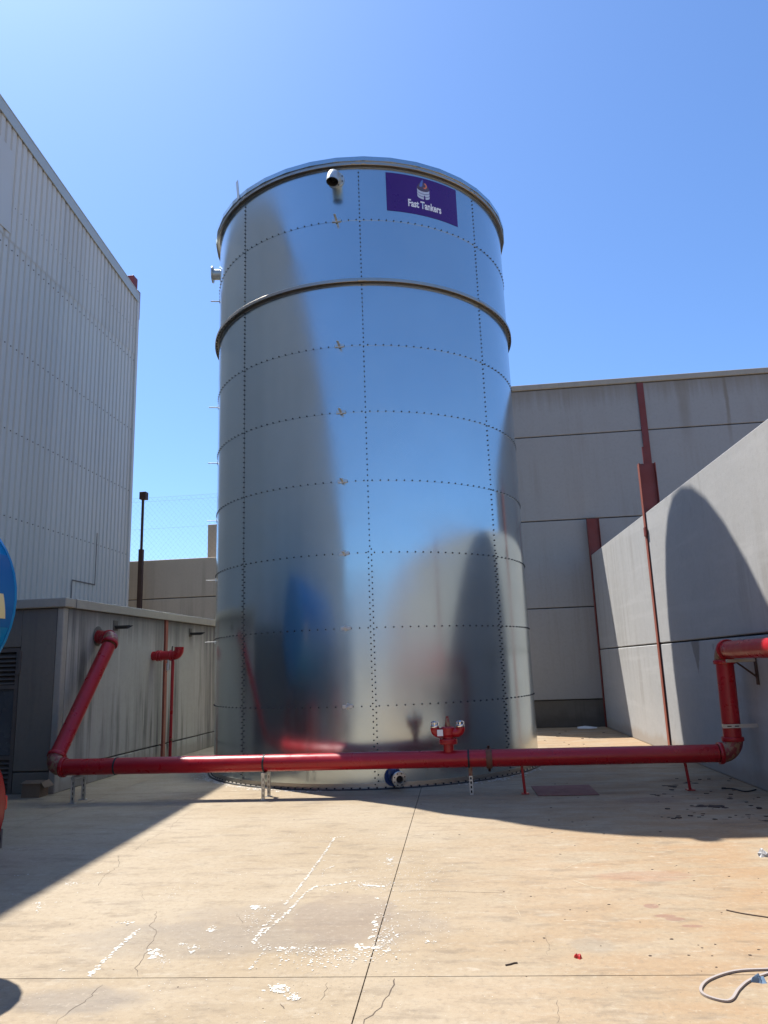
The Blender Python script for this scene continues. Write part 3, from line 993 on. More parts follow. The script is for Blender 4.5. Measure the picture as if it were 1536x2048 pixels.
# stiffener: rolled angle, open underneath
zr = 7.585
ring('stiffener_ring', [(R + 0.006, zr), (R + 0.006, zr + 0.08), (R + 0.072, zr + 0.085), (R + 0.077, zr + 0.078), (R + 0.077, zr + 0.03), (R + 0.072, zr + 0.026), (R + 0.068, zr + 0.03), (R + 0.068, zr + 0.07), (R + 0.014, zr + 0.068), (R + 0.014, zr), (R + 0.006, zr)], M['ring'])
m = MB()
for q in range(144):                                # slots/bolts of the stiffener
    th = q * 2.5 + 0.6
    a = rad(th)
    c = tp(th, R + 0.044, zr + 0.066)
    m.box(-0.012, 0.012, -0.012, 0.012, -0.014, 0.004, 0, Matrix.Translation(c) @ Matrix.Rotation(a, 4, 'Z'))
m.build('ring_bolts', M['bolt'], tank, kind='stuff')
m = MB()
for th in (7.3, 52.8, -38.75):
    m.box(-0.07, 0.07, -0.008, 0.02, -0.022, 0.022, 0.003, Matrix.Translation(tp(th, R + 0.079, zr + 0.05)) @ Matrix.Rotation(rad(th), 4, 'Z'))
m.build('splice_plate', M['ring'], tank)
# top rim: rolled angle under the polygonal roof edge
zt = TH - 0.085
ring('top_rim', [(R + 0.006, zt), (R + 0.006, zt + 0.082), (R + 0.066, zt + 0.082), (R + 0.066, zt + 0.028), (R + 0.060, zt + 0.024), (R + 0.056, zt + 0.028), (R + 0.056, zt + 0.07), (R + 0.014, zt + 0.07), (R + 0.014, zt), (R + 0.006, zt)], M['ring'])
m = MB()
NR = 40
m.lathe([(R + 0.066, TH - 0.001), (R + 0.088, TH), (R + 0.088, TH + 0.075), (R + 0.06, TH + 0.085), (0.0, TH + 0.62)], (TX, TY, 0), n=NR, smooth=False)
m.build('roof', M['tank'], tank)
m = MB()
for th in (5.6, 9.0, 51.4, 53.6, -40.5, -37.5, 28.0):
    m.box(-0.035, 0.035, -0.006, 0.012, -0.022, 0.022, 0.003, Matrix.Translation(tp(th, R + 0.068, zt + 0.052)) @ Matrix.Rotation(rad(th), 4, 'Z'))
m.build('splice_plate', M['ring'], tank)
m = MB()
m.box(-0.035, 0.035, -0.004, 0.004, -0.1, 0.30, 0.002, Matrix.Translation(tp(-41, R + 0.085, TH + 0.1)) @ Matrix.Rotation(rad(-41), 4, 'Z') @ Matrix.Rotation(rad(-9), 4, 'Y'))
m.build('upright_tab', M['galv'], tank)
# base angle
ring('base_ring', [(R + 0.004, 0.075), (R + 0.012, 0.075), (R + 0.014, 0.016), (R + 0.070, 0.014), (R + 0.070, 0.0)], M['ring'])
ring('base_seal', [(R + 0.070, 0.0), (R + 0.074, 0.018), (R + 0.086, 0.016), (R + 0.096, 0.0)], M['rubber'])
m = MB()
for q in range(150):
    th = q * 2.4
    c = tp(th, R + 0.044, 0.014)
    m.lathe([(0.013, 0), (0.013, 0.016), (0.0, 0.018)], c, n=6, smooth=False)
m.build('anchor_bolts', M['bolt'], tank, kind='stuff')

# stand-off brackets on the ring seams: foot plate and a fin standing out
def bracket_mb(long):
    m = MB()
    m.box(-0.075, 0.075, -0.018, 0.0, -0.024, 0.024, 0.003)
    m.box(-0.018, 0.018, -0.19 if long else -0.15, -0.016, -0.004, 0.004, 0.0015)
    m.box(-0.018, 0.018, -0.024, -0.016, -0.04, 0.045, 0.002)
    return m


br = None
for th, lst in ((-0.6, (8, 6, 5, 4, 3, 2, 1)), (-77.5, (8, 6, 5, 4, 3, 2))):
    for k in lst:
        loc = tp(th, R + 0.006, CH * k + 0.015 - (0.03 if th < -10 else 0))
        if br is None:
            br = bracket_mb(True).build('bracket', M['galv'], tank, off=(0, 0, 0))
            br.location = loc - base(tank); br.rotation_euler = (0, 0, rad(th))
        else:
            share(br, 'bracket', tank, loc, rad(th))


def on_tank(th, z):
    """frame: local -Y out of the tank, X to the right, Z up"""
    return Matrix.Translation(tp(th, R, z)) @ Matrix.Rotation(rad(th), 4, 'Z')


def tmesh(mb, m4):
    mb.v = [m4 @ v for v in mb.v]
    return mb


# overflow nozzle with a mitred mouth, near the top
F_ = on_tank(-0.5, 9.49)
m = MB().lathe([(0.0, 0.006), (0.142, 0.006), (0.142, 0.03), (0.095, 0.03)], (0, 0, 0), (0, -1, 0), 28)
noz = tmesh(m, F_).build('overflow_nozzle', M['nozzle'], tank)
pth = [(0, 0.0, 0), (0, -0.06, 0)] + [(-0.012 * i / 8, -0.06 - 0.2 * math.sin(rad(80) * i / 8), -0.2 * (1 - math.cos(rad(80) * i / 8))) for i in range(1, 9)]
pth.append((-0.014, pth[-1][1] - 0.008, pth[-1][2] - 0.045))
m = MB().sweep(pth, 0.098, 24, False)
tmesh(m, F_).build('spout_pipe', M['nozzle'], noz)
m = MB().sweep(pth, 0.088, 24, False)
e_ = Vector(pth[-1]); d_ = (Vector(pth[-1]) - Vector(pth[-2])).normalized()
m.lathe([(0.088, 0), (0.098, 0)], e_, d_, 24)
tmesh(m, F_).build('pipe_inside', M['dark'], noz)
m = MB()
for q in range(8):
    a = 2 * PI * (q + 0.5) / 8
    m.lathe([(0.011, 0.03), (0.011, 0.042), (0, 0.044)], (0.12 * math.cos(a), 0, 0.12 * math.sin(a)), (0, -1, 0), 6, smooth=False)
tmesh(m, F_).build('flange_bolts', M['bolt'], noz, kind='stuff')
# side inlet at the left silhouette
F_ = on_tank(-80, 9.36)
m = MB().lathe([(0.0, 0.0), (0.16, 0.0), (0.16, 0.025), (0.105, 0.025), (0.105, 0.17), (0.165, 0.17), (0.165, 0.195), (0.10, 0.195), (0.0, 0.19)], (0, 0, 0), (0, -1, 0), 28)
tmesh(m, F_).build('side_nozzle', M['nozzle'], tank)
# outlet valve at the foot
F_ = on_tank(11.8, 0.15) @ Matrix.Rotation(rad(12), 4, 'Z')
m = MB().lathe([(0.0, 0.0), (0.125, 0.0), (0.125, 0.022), (0.075, 0.022), (0.075, 0.10), (0.055, 0.10)], (0, 0, 0), (0, -1, 0), 28)
outl = tmesh(m, F_).build('drain_outlet', M['bluevalve'], tank)
m = MB().lathe([(0.05, 0.10), (0.05, 0.26), (0.098, 0.26), (0.102, 0.264), (0.102, 0.285), (0.098, 0.29), (0.05, 0.297), (0.044, 0.285), (0.044, 0.2), (0.0, 0.2)], (0, 0, 0), (0, -1, 0), 28)
tmesh(m, F_).build('flange', M['galv'], outl)
m = MB().lathe([(0.0, 0.255), (0.0435, 0.255)], (0, 0, 0), (0, -1, 0), 20)
tmesh(m, F_).build('pipe_inside', M['dark'], outl)
m = MB()
for q in range(8):
    a = 2 * PI * (q + 0.5) / 8
    m.lathe([(0.009, 0.286), (0.009, 0.298), (0, 0.299)], (0.077 * math.cos(a), 0, 0.077 * math.sin(a)), (0, -1, 0), 8, smooth=False)
tmesh(m, F_).build('flange_bolts', M['dark'], outl, kind='stuff')
m = MB().box(-0.10, 0.0, -0.18, -0.11, 0.04, 0.13, 0.02)
tmesh(m, F_).build('valve_handle', M['bluevalve'], outl)

# ------------------------------------------------------------------ purple sign on the tank
sign = thing('company_sign', tp(30.2, R, 8.92), 'purple sticker sign with tank logo and white lettering below the tank rim', 'sign')


def bent(pts2, dr):                                 # flat (degrees, z) -> on the tank
    return [tp(t, R + 0.009 + dr, z) for (t, z) in pts2]


S0, S1, Z0, Z1 = 16.5, 44.0, 8.925, 9.63
m = MB()
n = 30
vs = []
for i in range(n + 1):
    t = S0 + (S1 - S0) * i / n
    vs += bent([(t, Z0), (t, Z1)], 0.0)
m.add(vs, [[2 * i, 2 * i + 2, 2 * i + 3, 2 * i + 1] for i in range(n)], True)
m.build('sign_sheet', M['purple'], sign)


def bent_poly(name, pts, mat, dr, parent):
    m = MB(); m.add(bent(pts, dr), [list(range(len(pts)))]); return m.build(name, mat, parent)


cu = bpy.data.curves.new('lettering', 'FONT')
cu.body = 'Fast Tankers'
cu.size = 1.0
cu.offset = 0.03
cu.resolution_u = 4
cu.align_x = 'CENTER'
tob = bpy.data.objects.new('lettering_source', cu)
COL.objects.link(tob)
bpy.context.view_layer.update()
me = bpy.data.meshes.new_from_object(tob.evaluated_get(bpy.context.evaluated_depsgraph_get()))
bpy.data.objects.remove(tob)
me.name = 'lettering'
w = max(v.co.x for v in me.vertices) - min(v.co.x for v in me.vertices)
kx = 12.7 / w
ky = 0.135 / 0.73
bmx = bmesh.new(); bmx.from_mesh(me)
bmesh.ops.triangulate(bmx, faces=bmx.faces)
for v in bmx.verts:
    v.co = tp(30.35 + v.co.x * kx, R + 0.0115, 9.052 + v.co.y * ky) - base(sign)
bmx.to_mesh(me); bmx.free()
me.materials.clear(); me.materials.append(M['white'])
lo_ = bpy.data.objects.new('lettering', me); COL.objects.link(lo_); lo_.parent = sign
M['logo_w'] = paint('logo_pale_blue', (0.50, 0.55, 0.66), 0.4, 0.05, 3, bump=0)
M['logo_d'] = paint('logo_dark', (0.10, 0.07, 0.11), 0.4, 0.05, 3, bump=0)
M['logo_o'] = paint('logo_orange', (0.70, 0.20, 0.10), 0.4, 0.05, 3, bump=0)
M['logo_b'] = paint('logo_blue', (0.10, 0.18, 0.50), 0.4, 0.05, 3, bump=0)
lc, lw = 29.9, 2.35
def el(cx, cz, rx, rz, a0, a1, n=14):
    return [(cx + rx * math.cos(rad(a0 + (a1 - a0) * i / n)), cz + rz * math.sin(rad(a0 + (a1 - a0) * i / n))) for i in range(n + 1)]
logo = bent_poly('emblem', el(lc, 9.43, lw, 0.05, 0, 360), M['logo_d'], 0.0022, sign)
for k in range(3):
    zt_, zb_ = 9.425 - k * 0.052, 9.425 - k * 0.052 - 0.044
    bent_poly('emblem_band', el(lc, zt_, lw, 0.05, 180, 360) + el(lc, zb_, lw, 0.05, 360, 180), M['logo_w'], 0.0026 + k * 0.0002, logo)
bent_poly('emblem_door', [(lc + 0.1, 9.225), (lc + 0.75, 9.23), (lc + 0.65, 9.285), (lc + 0.35, 9.31), (lc + 0.1, 9.28)], M['purple'], 0.0036, logo)
bent_poly('emblem_roof', [(lc - lw, 9.445), (lc - 1.4, 9.52), (lc + 0.2, 9.55), (lc + 1.5, 9.50), (lc + lw, 9.445), (lc + 1.2, 9.40), (lc - 1.2, 9.40)], M['logo_d'], 0.0038, logo)
bent_poly('emblem_drop', [(lc - 1.5, 9.46), (lc - 0.9, 9.55), (lc - 0.15, 9.60), (lc + 0.05, 9.575), (lc - 0.2, 9.53), (lc - 0.25, 9.48), (lc - 0.8, 9.455)], M['logo_b'], 0.0042, logo)
bent_poly('emblem_swirl', el(lc + 0.55, 9.485, 0.9, 0.055, -120, 90) + el(lc + 0.45, 9.485, 0.5, 0.03, 90, -120), M['logo_o'], 0.0044, logo)

# ------------------------------------------------------------------ red fire main
pipe = thing('fire_main_pipe', (-1.2, 9.92, 0), 'long red painted fire pipe running low across the yard in front of the tank', 'pipe')
PY, PZ, PR = 9.92, 0.445, 0.108
XA, XB = -5.76, 3.21


def tube(name, pts, r, mat, parent=pipe, n=28):
    return MB().sweep(pts, r, n).build(name, mat, parent)


def collar(mb, p, d, r, w, bolts=2):
    """grooved coupling: ring with two bolt lugs"""
    p, d = Vector(p), Vector(d).normalized()
    mb.lathe([(r - 0.004, -w / 2), (r + 0.014, -w / 2), (r + 0.018, -w / 2 + 0.006), (r + 0.018, w / 2 - 0.006), (r + 0.014, w / 2), (r - 0.004, w / 2)], p, d, 28)
    return mb


pA = (XA, PY, PZ)
top = Vector((-5.70, 11.38, 2.235))
slant0, slant1 = Vector(pA), top
dsl = (slant1 - slant0).normalized()
# horizontal run
tube('pipe_run', [(XA + 0.20, PY, PZ), (-2.77, PY, PZ), (0.18, PY, PZ), (XB - 0.2, PY, PZ)], PR, M['red'])
e1 = arc((XA + 1, PY, PZ), pA, slant1, 0.17)
tube('elbow', e1, PR + 0.008, M['redrust'])
tube('pipe_rise', [e1[-1] - dsl * 0.01, top - dsl * 0.16], PR, M['red'])
wallp = Vector((xl(11.55) - 0.05, 11.62, 2.29))
e2 = arc(slant0, top, wallp, 0.15)
tube('elbow', e2, PR + 0.008, M['redrust'])
tube('wall_stub', [e2[-1], wallp], PR, M['red'])
for p, d in ((e1[0], (1, 0, 0)), (e1[-1], dsl), (e2[0], dsl), (e2[-1], wallp - top)):
    collar(MB(), p, d, PR + 0.006, 0.05).build('coupling', M['red'], pipe)
# wall hole rim
m = MB().lathe([(0.11, 0.0), (0.165, 0.002), (0.15, 0.012), (0.11, 0.014)], (xl(11.6) - 0.001, 11.6, 2.29), (1, 0, 0), 18)
m.build('wall_collar', M['plinth'], pipe)
# right riser and the high pipe along the wall
rb, rt = Vector((XB, PY, PZ)), Vector((XB + 0.02, PY, 1.70))
e3 = arc((0, PY, PZ), rb, rt, 0.17)
tube('elbow', e3, PR + 0.008, M['redrust'])
tube('pipe_riser', [e3[-1], rt - Vector((0, 0, 0.16))], PR, M['red'])
far = Vector((XB + 0.30, -4.0, 1.70))
e4 = arc(rb, rt, far, 0.15)
tube('elbow', e4, PR + 0.008, M['redrust'])
tube('wall_pipe', [e4[-1], far], PR, M['red'])
for p, d in ((e3[0], (1, 0, 0)), (e3[-1], (0, 0, 1)), (e4[0], (0, 0, 1)), (e4[-1], far - rt)):
    collar(MB(), p, d, PR + 0.006, 0.05).build('coupling', M['red'], pipe)
# rusty coupling with bolt, and the U-straps
m = collar(MB(), (0.185, PY, PZ), (1, 0, 0), PR + 0.002, 0.075)
m.lathe([(0.018, -0.03), (0.018, 0.03), (0, 0.032)], (0.185, PY - 0.02, PZ + PR + 0.035), (0, 1, 0), 8)
m.lathe([(0.018, -0.03), (0.018, 0.03), (0, 0.032)], (0.185, PY - 0.02, PZ - PR - 0.035), (0, 1, 0), 8)
m.build('coupling', M['rustring'], pipe, label='rusty brown coupling ring')
for x in (-4.83, -2.77, -0.075):
    m = MB().lathe([(PR - 0.001, -0.012), (PR + 0.005, -0.012), (PR + 0.005, 0.012), (PR - 0.001, 0.012)], (x, PY, PZ), (1, 0, 0), 28)
    m.build('pipe_strap', M['rubber'], pipe)
# hydrant head
hyd = thing('hydrant_head', (-0.32, PY, PZ + PR), 'red hydrant head with two capped outlets standing on the long red pipe', 'hydrant')
hx, hz = -0.325, PZ + PR - 0.02
MB().lathe([(0.066, 0), (0.066, 0.105), (0.115, 0.105), (0.118, 0.112), (0.118, 0.128), (0.113, 0.134), (0.118, 0.137), (0.118, 0.153), (0.112, 0.16), (0.072, 0.16), (0.07, 0.19), (0.09, 0.215), (0.092, 0.30), (0.075, 0.315), (0.03, 0.32)], (hx, PY, hz), n=28).build('body', M['red'], hyd)
MB().lathe([(0.040, 0.315), (0.036, 0.34), (0.022, 0.42), (0.018, 0.425), (0.018, 0.445), (0.0, 0.447)], (hx, PY, hz), n=20).build('relief_cone', M['redrust'], hyd)
m = MB()
for q in range(8):
    a = 2 * PI * q / 8
    m.lathe([(0.011, 0.095), (0.011, 0.17)], (hx + 0.1 * math.cos(a), PY + 0.1 * math.sin(a), hz), n=6, smooth=False)
m.build('flange_bolts', M['red'], hyd, kind='stuff')
for sgn in (-1, 1):
    a0 = Vector((hx, PY, hz + 0.245)); a1 = Vector((hx + sgn * 0.165, PY - 0.01, hz + 0.235)); a2 = Vector((hx + sgn * 0.165, PY - 0.01, hz + 0.325))
    e = arc(a0, a1, a2, 0.055)
    arm = MB().sweep([a0] + e + [a2 - Vector((0, 0, 0.02))], 0.060, 20).build('outlet_arm', M['red'], hyd)
    c = a2 - Vector((0, 0, 0.018))
    MB().lathe([(0.0, 0), (0.052, 0.0), (0.056, 0.008), (0.056, 0.024), (0.05, 0.034), (0.03, 0.04), (0.0, 0.042)], c, n=20).build('coupling_base', M['chrome'], arm)
    m = MB()
    for q in range(3):
        a = 2 * PI * q / 3 + 0.5
        m.sweep([c + Vector((0.045 * math.cos(a), 0.045 * math.sin(a), 0.02)), c + Vector((0.05 * math.cos(a), 0.05 * math.sin(a), 0.062)), c + Vector((0.02 * math.cos(a), 0.02 * math.sin(a), 0.075))], 0.011, 8)
    m.build('cap_claws', M['chrome'], arm)
MB().box(hx - 0.135, hx - 0.06, PY - 0.083, PY - 0.079, hz + 0.205, hz + 0.285).build('label_plate', M['white'], hyd)

# supports ---------------------------------------------------------------
def goal_stand(x, label):
    t = thing('pipe_stand', (x, PY, 0), label, 'pipe support', 'goalpost stands under the red pipe')
    for dy in (-0.14, 0.14):
        m = MB()
        y = PY + dy
        m.box(x - 0.02, x + 0.02, y - 0.003, y + 0.003, 0, 0.30)
        m.box(x - 0.02, x - 0.016, y - 0.016, y + 0.016, 0, 0.30)
        m.box(x + 0.016, x + 0.02, y - 0.016, y + 0.016, 0, 0.30)
        leg = m.build('leg', M['galv'], t)
        MB().box(x - 0.045, x + 0.045, y - 0.035, y + 0.035, 0, 0.006).build('foot_plate', M['galv'], leg)
        m = MB()
        for q in range(4):
            m.box(x - 0.005, x + 0.005, y - 0.0045, y + 0.0045, 0.04 + q * 0.065, 0.075 + q * 0.065)
        m.build('slots', M['dark'], leg, kind='stuff')
    MB().box(x - 0.022, x + 0.022, PY - 0.165, PY + 0.165, 0.301, 0.335).build('crossbar', M['galv'], t)
    return t


goal_stand(-5.36, 'grey two legged steel stand under the left end of the red pipe')
goal_stand(-2.75, 'grey two legged steel stand under the red pipe in front of the tank')
t = thing('pipe_stand', (-0.06, 9.94, 0), 'single slotted grey steel post under the red pipe right of the hydrant', 'pipe support')
m = MB()
for s_ in (-1, 1):
    m.box(-0.06 + s_ * 0.012, -0.06 + s_ * 0.022, 9.93, 9.955, 0, 0.235)
for z in (0.0, 0.055, 0.11, 0.165, 0.215):
    m.box(-0.072, -0.048, 9.93, 9.955, z, z + 0.02)
m.build('slotted_post', M['galv'], t)
MB().box(-0.085, -0.035, 9.925, 9.96, 0.232, 0.345).build('saddle', M['redrust'], t)
MB().box(-0.068, -0.052, 9.957, 9.96, 0.0, 0.232).build('post_back', M['dark'], t)


def rod_stand(x, y, dx, label):
    t = thing('rod_stand', (x, y, 0), label, 'pipe support', 'red rods under the pipe')
    MB().sweep([(x, y, 0.0), (x - dx, y, 0.35)], 0.018, 12).build('rod', M['red'], t)
    MB().box(x - 0.05, x + 0.05, y - 0.05, y + 0.05, 0, 0.012, 0.003).build('foot_plate', M['red'], t)
    return t


rod_stand(0.615, 9.95, 0.02, 'thin red rod propping the red pipe beside the red ground cover')
rod_stand(2.66, 10.02, 0.03, 'thin red rod propping the right end of the red pipe')
# wall bracket and clamp at the right riser
t = thing('wall_bracket', (xr(9.5), 9.6, 1.5), 'pale angled steel bracket under the high red pipe on the right wall', 'bracket')
MB().box(XB - 0.06, xr(9.6) + 0.0, 9.58, 9.63, 1.545, 1.585, 0.004).build('arm', M['cap'], t)
MB().sweep([(XB + 0.05, 9.6, 1.55), (xr(9.6) - 0.005, 9.6, 1.36)], 0.012, 8).build('brace', M['brown'], t)
MB().box(xr(9.6) - 0.012, xr(9.6) - 0.001, 9.57, 9.64, 1.27, 1.60).build('wall_plate', M['brown'], t)
t = thing('riser_clamp', (XB + 0.1, PY, 0.78), 'slotted grey strap clamping the red riser to the right wall', 'clamp')
m = MB()
m.lathe([(PR + 0.001, -0.018), (PR + 0.007, -0.018), (PR + 0.007, 0.018), (PR + 0.001, 0.018)], (XB + 0.01, PY, 0.775), n=28)
m.build('band', M['galv'], t)
MB().box(XB - 0.14, xr(PY) - 0.001, PY - PR - 0.022, PY - PR - 0.016, 0.752, 0.798).build('strap', M['galv'], t)
m = MB()
for x in (XB - 0.06, XB + 0.03):
    m.box(x - 0.025, x + 0.025, PY - PR - 0.0245, PY - PR - 0.0215, 0.768, 0.780)
m.build('slots', M['dark'], t)

# second red outlet on the left wall
out = thing('wall_outlet_pipe', (-5.7, 13.6, 1.98), 'short red pipe sticking out of the left concrete wall with an upturned end', 'pipe')
oz, oy = 1.985, 13.6
ox1 = -5.46
e = arc((-6, oy, oz), (ox1, oy, oz + 0.0), (ox1, oy, oz + 0.4), 0.1)
MB().sweep([(xl(oy) - 0.03, oy, oz), e[0]], 0.085, 24).build('pipe_stub', M['red'], out)
MB().sweep(e + [Vector((ox1, oy, oz + 0.15))], 0.088, 24).build('elbow', M['red'], out)
MB().lathe([(0.08, 0), (0.0, 0.0)], (ox1, oy, oz + 0.151), n=20).build('pipe_inside', M['dark'], out)
for x in (xl(oy) + 0.1, xl(oy) + 0.16, -5.62):
    collar(MB(), (x, oy, oz), (1, 0, 0), 0.085, 0.035).build('coupling', M['red'], out)
m = MB().sweep([(-5.60, oy, oz + 0.07), (-5.60, oy, oz + 0.14), (-5.59, oy - 0.01, oz + 0.17)], 0.012, 6); m.build('hook', M['rubber'], out)
MB().lathe([(0.03, -0.28), (0.034, -0.275), (0.034, -0.15), (0.02, -0.14), (0.02, -0.08)], (-5.66, oy - 0.03, oz), n=14).build('hanging_valve', M['galv'], out)
t = thing('outlet_prop', (-5.58, 13.6, 0), 'tall thin red steel prop holding up the short wall outlet pipe', 'pipe support')
MB().sweep([(-5.60, 13.62, 0), (-5.585, 13.61, 1.93)], 0.03, 14).build('post', M['red'], t)
MB().box(-5.66, -5.54, 13.56, 13.68, 0, 0.01).build('foot_plate', M['red'], t)
MB().box(-5.575, -5.55, 13.57, 13.6, 0.42, 0.47).build('clip', M['redrust'], t)

# ------------------------------------------------------------------ tanker truck at the left edge
truck = thing('tanker_truck', (-4.78, 3.0, 0), 'blue tanker lorry parked at the left edge with its rounded rear end showing', 'truck')
tx, tzc, tw, th_ = -6.12, 2.50, 1.17, 1.14


def oval(rx, rz, y, n=40):
    return [Vector((tx + rx * math.cos(2 * PI * q / n), y, tzc + rz * math.sin(2 * PI * q / n))) for q in range(n)]


m = MB()
secs = []
ry = 7.6
for i in range(9):                                  # dished rear end
    a = PI / 2 * i / 8
    secs.append((math.sin(a) if i else 0.002, ry + 0.27 * math.cos(a)))
secs += [(1.0, 5.8), (1.0, 4.0), (1.0, 2.5), (1.0, 0.6)]
for i in range(1, 9):
    a = PI / 2 * i / 8
    secs.append((math.cos(a) if i < 8 else 0.002, 0.6 - 0.27 * math.sin(a)))
N_ = 48
vs = []
for (k, y) in secs:
    vs += oval(tw * k, th_ * k, y, N_)
fs = [[i * N_ + q, i * N_ + (q + 1) % N_, (i + 1) * N_ + (q + 1) % N_, (i + 1) * N_ + q] for i in range(len(secs) - 1) for q in range(N_)]
m.add(vs, fs, True)
vessel = m.build('tank_vessel', M['truckblue'], truck)
MB().lathe([(1.0, 0)], (0, 0, 0))
# rim hoop
m = MB()
for (k0, k1) in ((ry - 0.03, ry + 0.012),):
    a_, b_ = oval(tw + 0.012, th_ + 0.012, k0, N_), oval(tw + 0.012, th_ + 0.012, k1, N_)
    c_, d_ = oval(tw - 0.004, th_ - 0.004, k0, N_), oval(tw - 0.004, th_ - 0.004, k1, N_)
    m.add(a_ + b_ + c_ + d_, [[q, (q + 1) % N_, N_ + (q + 1) % N_, N_ + q] for q in range(N_)] + [[q, 2 * N_ + q, 2 * N_ + (q + 1) % N_, (q + 1) % N_] for q in range(N_)] + [[N_ + q, N_ + (q + 1) % N_, 3 * N_ + (q + 1) % N_, 3 * N_ + q] for q in range(N_)], True)
m.build('end_hoop', M['truckblue'], vessel)


def side_patch(name, y0, y1, z0, z1, mat, off, skew_=0.0, n=16):
    m = MB()
    vs = []
    for i in range(n + 1):
        z = z0 + (z1 - z0) * i / n
        c_ = math.sqrt(max(0.0, 1 - ((z - tzc) / th_) ** 2))
        for y in (y0, y1):
            vs.append((tx + (tw + off) * c_ + off * 0.3, y + skew_ * (1 - i / n), z))
    m.add(vs, [[2 * i, 2 * i + 1, 2 * i + 3, 2 * i + 2] for i in range(n)], True)
    return m.build(name, mat, vessel)


side_patch('dark_band', 1.0, 7.57, 2.2, 3.0, M['truckdark'], 0.006)
side_patch('letter_stroke', 7.22, 7.36, 2.29, 2.55, M['cream'], 0.012, 0.09)
m = MB()
m.lathe([(0.28, 0), (0.28, 0.16), (0.25, 0.2), (0, 0.21)], (tx, 5.2, tzc + th_ - 0.02), n=24); m.lathe([(0.28, 0), (0.28, 0.16), (0.25, 0.2), (0, 0.21)], (tx, 2.6, tzc + th_ - 0.02), n=24)
m.build('manhole', M['galv'], truck)
MB().box(tx - 0.45, tx + 0.45, -3.4, 7.0, 0.85, 1.18, 0.01).build('chassis', M['rubber'], truck)
m = MB()
for y in (6.2, 4.2, 1.6):
    m.prism([(tx - 0.9, y, 1.19), (tx + 0.9, y, 1.19), (tx + 0.75, y, 1.75), (tx - 0.75, y, 1.75)], (0, 0.08, 0))
m.build('saddle', M['truckblue'], truck)
WX = [(tx + k * 1.15, y) for k in (1, -1) for y in (6.72, 5.4, -1.4)]
whe = None
for (x, y) in WX:
    if whe is None:
        whe = MB().lathe([(0.25, -0.15), (0.46, -0.15), (0.5, -0.12), (0.5, 0.12), (0.46, 0.15), (0.25, 0.15)], (0, 0, 0.5), (1, 0, 0), 36).build('wheel', M['tyre'], truck, off=(0, 0, 0))
        whe.location = Vector((x, y, 0)) - base(truck)
        rim = MB().lathe([(0.0, 0.02), (0.16, 0.03), (0.2, 0.1), (0.25, 0.13), (0.25, -0.1), (0.0, -0.1)], (0, 0, 0.5), (1, 0, 0), 24).build('rim', M['truckwhite'], None)
        rim.parent = whe
    else:
        w_ = share(whe, 'wheel', truck, (x, y, 0))
        r_ = rim.copy(); COL.objects.link(r_); r_.parent = w_
for sx_ in (1, -1):                                 # red rounded mudguards with lamp and flap
    xo = tx + sx_ * 1.43
    xi = xo - sx_ * 0.40
    arch = [(6.72 + 0.62 * math.cos(rad(-28 + 236 * q / 16)), 0.42 + 0.60 * math.sin(rad(-28 + 236 * q / 16))) for q in range(17)]
    m = MB()
    vs = []
    for (y, z) in arch:
        ky_, kz_ = 6.72 + (y - 6.72) * 0.9, 0.42 + (z - 0.42) * 0.9
        vs += [(xo, ky_, kz_), (xo - sx_ * 0.05, y, z), (xi, y, z), (xi, ky_, kz_)]
    m.add(vs, [[4 * i + k, 4 * i + 4 + k, 4 * i + 5 + k, 4 * i + 1 + k] for i in range(16) for k in range(3)], True)
    mg = m.build('mudguard', M['truckred'], truck)
    MB().prism([(xo - sx_ * 0.002, 6.72 + (y - 6.72) * 0.9, 0.42 + (z - 0.42) * 0.9) for (y, z) in arch], (-sx_ * 0.02, 0, 0)).build('side_skirt', M['truckred'], mg)
    MB().box(min(xo, xi) + 0.06, max(xo, xi) - 0.03, 7.3, 7.36, 0.36, 0.5, 0.012).build('tail_lamp', M['lampred'], mg)
    MB().box(min(xo, xi), max(xo, xi), 7.24, 7.26, 0.02, 0.2).build('mudflap', M['mudflap'], mg)
MB().box(tx - 0.8, tx + 0.8, 7.0, 7.1, 0.5, 0.62, 0.01).build('rear_bumper', M['truckred'], truck)
cab = MB().box(tx - 1.15, tx + 1.15, -4.2, -0.6, 0.75, 3.0, 0.16).build('cab', M['truckwhite'], truck)
MB().box(tx - 1.0, tx + 1.0, -0.599, -0.585, 1.9, 2.7).build('rear_window', M['glass'], cab)
for sx_ in (1, -1):
    MB().box(tx + sx_ * 1.15, tx + sx_ * 1.162, -3.2, -1.6, 1.8, 2.65).build('side_window', M['glass'], cab)

# ------------------------------------------------------------------ fork truck added out of view at left, to cast the round floor shadow
fk = thing('added_forklift', (-4.0, 3.6, 0), 'red fork truck added out of view beside the blue lorry to cast the round shadow on the floor', 'added_forklift')
fx, fw = -3.98, 0.5
outl2 = []
for q in range(13):                                 # rounded plan of the counterweight
    a = PI * q / 12
    ca, sa = math.cos(a), math.sin(a)
    outl2.append((fx + fw * math.copysign(abs(ca) ** 0.6, ca), 4.75 + 0.98 * abs(sa) ** 0.62))
m = MB()
lev = [(0.27, 0.90), (0.33, 0.97), (0.62, 1.0), (0.90, 0.97), (1.02, 0.90), (1.06, 0.80)]
vs = []
for z, k in lev:
    vs += [(fx + (x - fx) * k, 4.75 + (y - 4.75) * k, z) for x, y in outl2]
q_ = len(outl2)
fs = [[i * q_ + j, i * q_ + j + 1, (i + 1) * q_ + j + 1, (i + 1) * q_ + j] for i in range(len(lev) - 1) for j in range(q_ - 1)]
fs += [[i * q_ + q_ - 1, i * q_, (i + 1) * q_, (i + 1) * q_ + q_ - 1] for i in range(len(lev) - 1)]
fs += [list(range(q_)), [(len(lev) - 1) * q_ + j for j in range(q_)]]
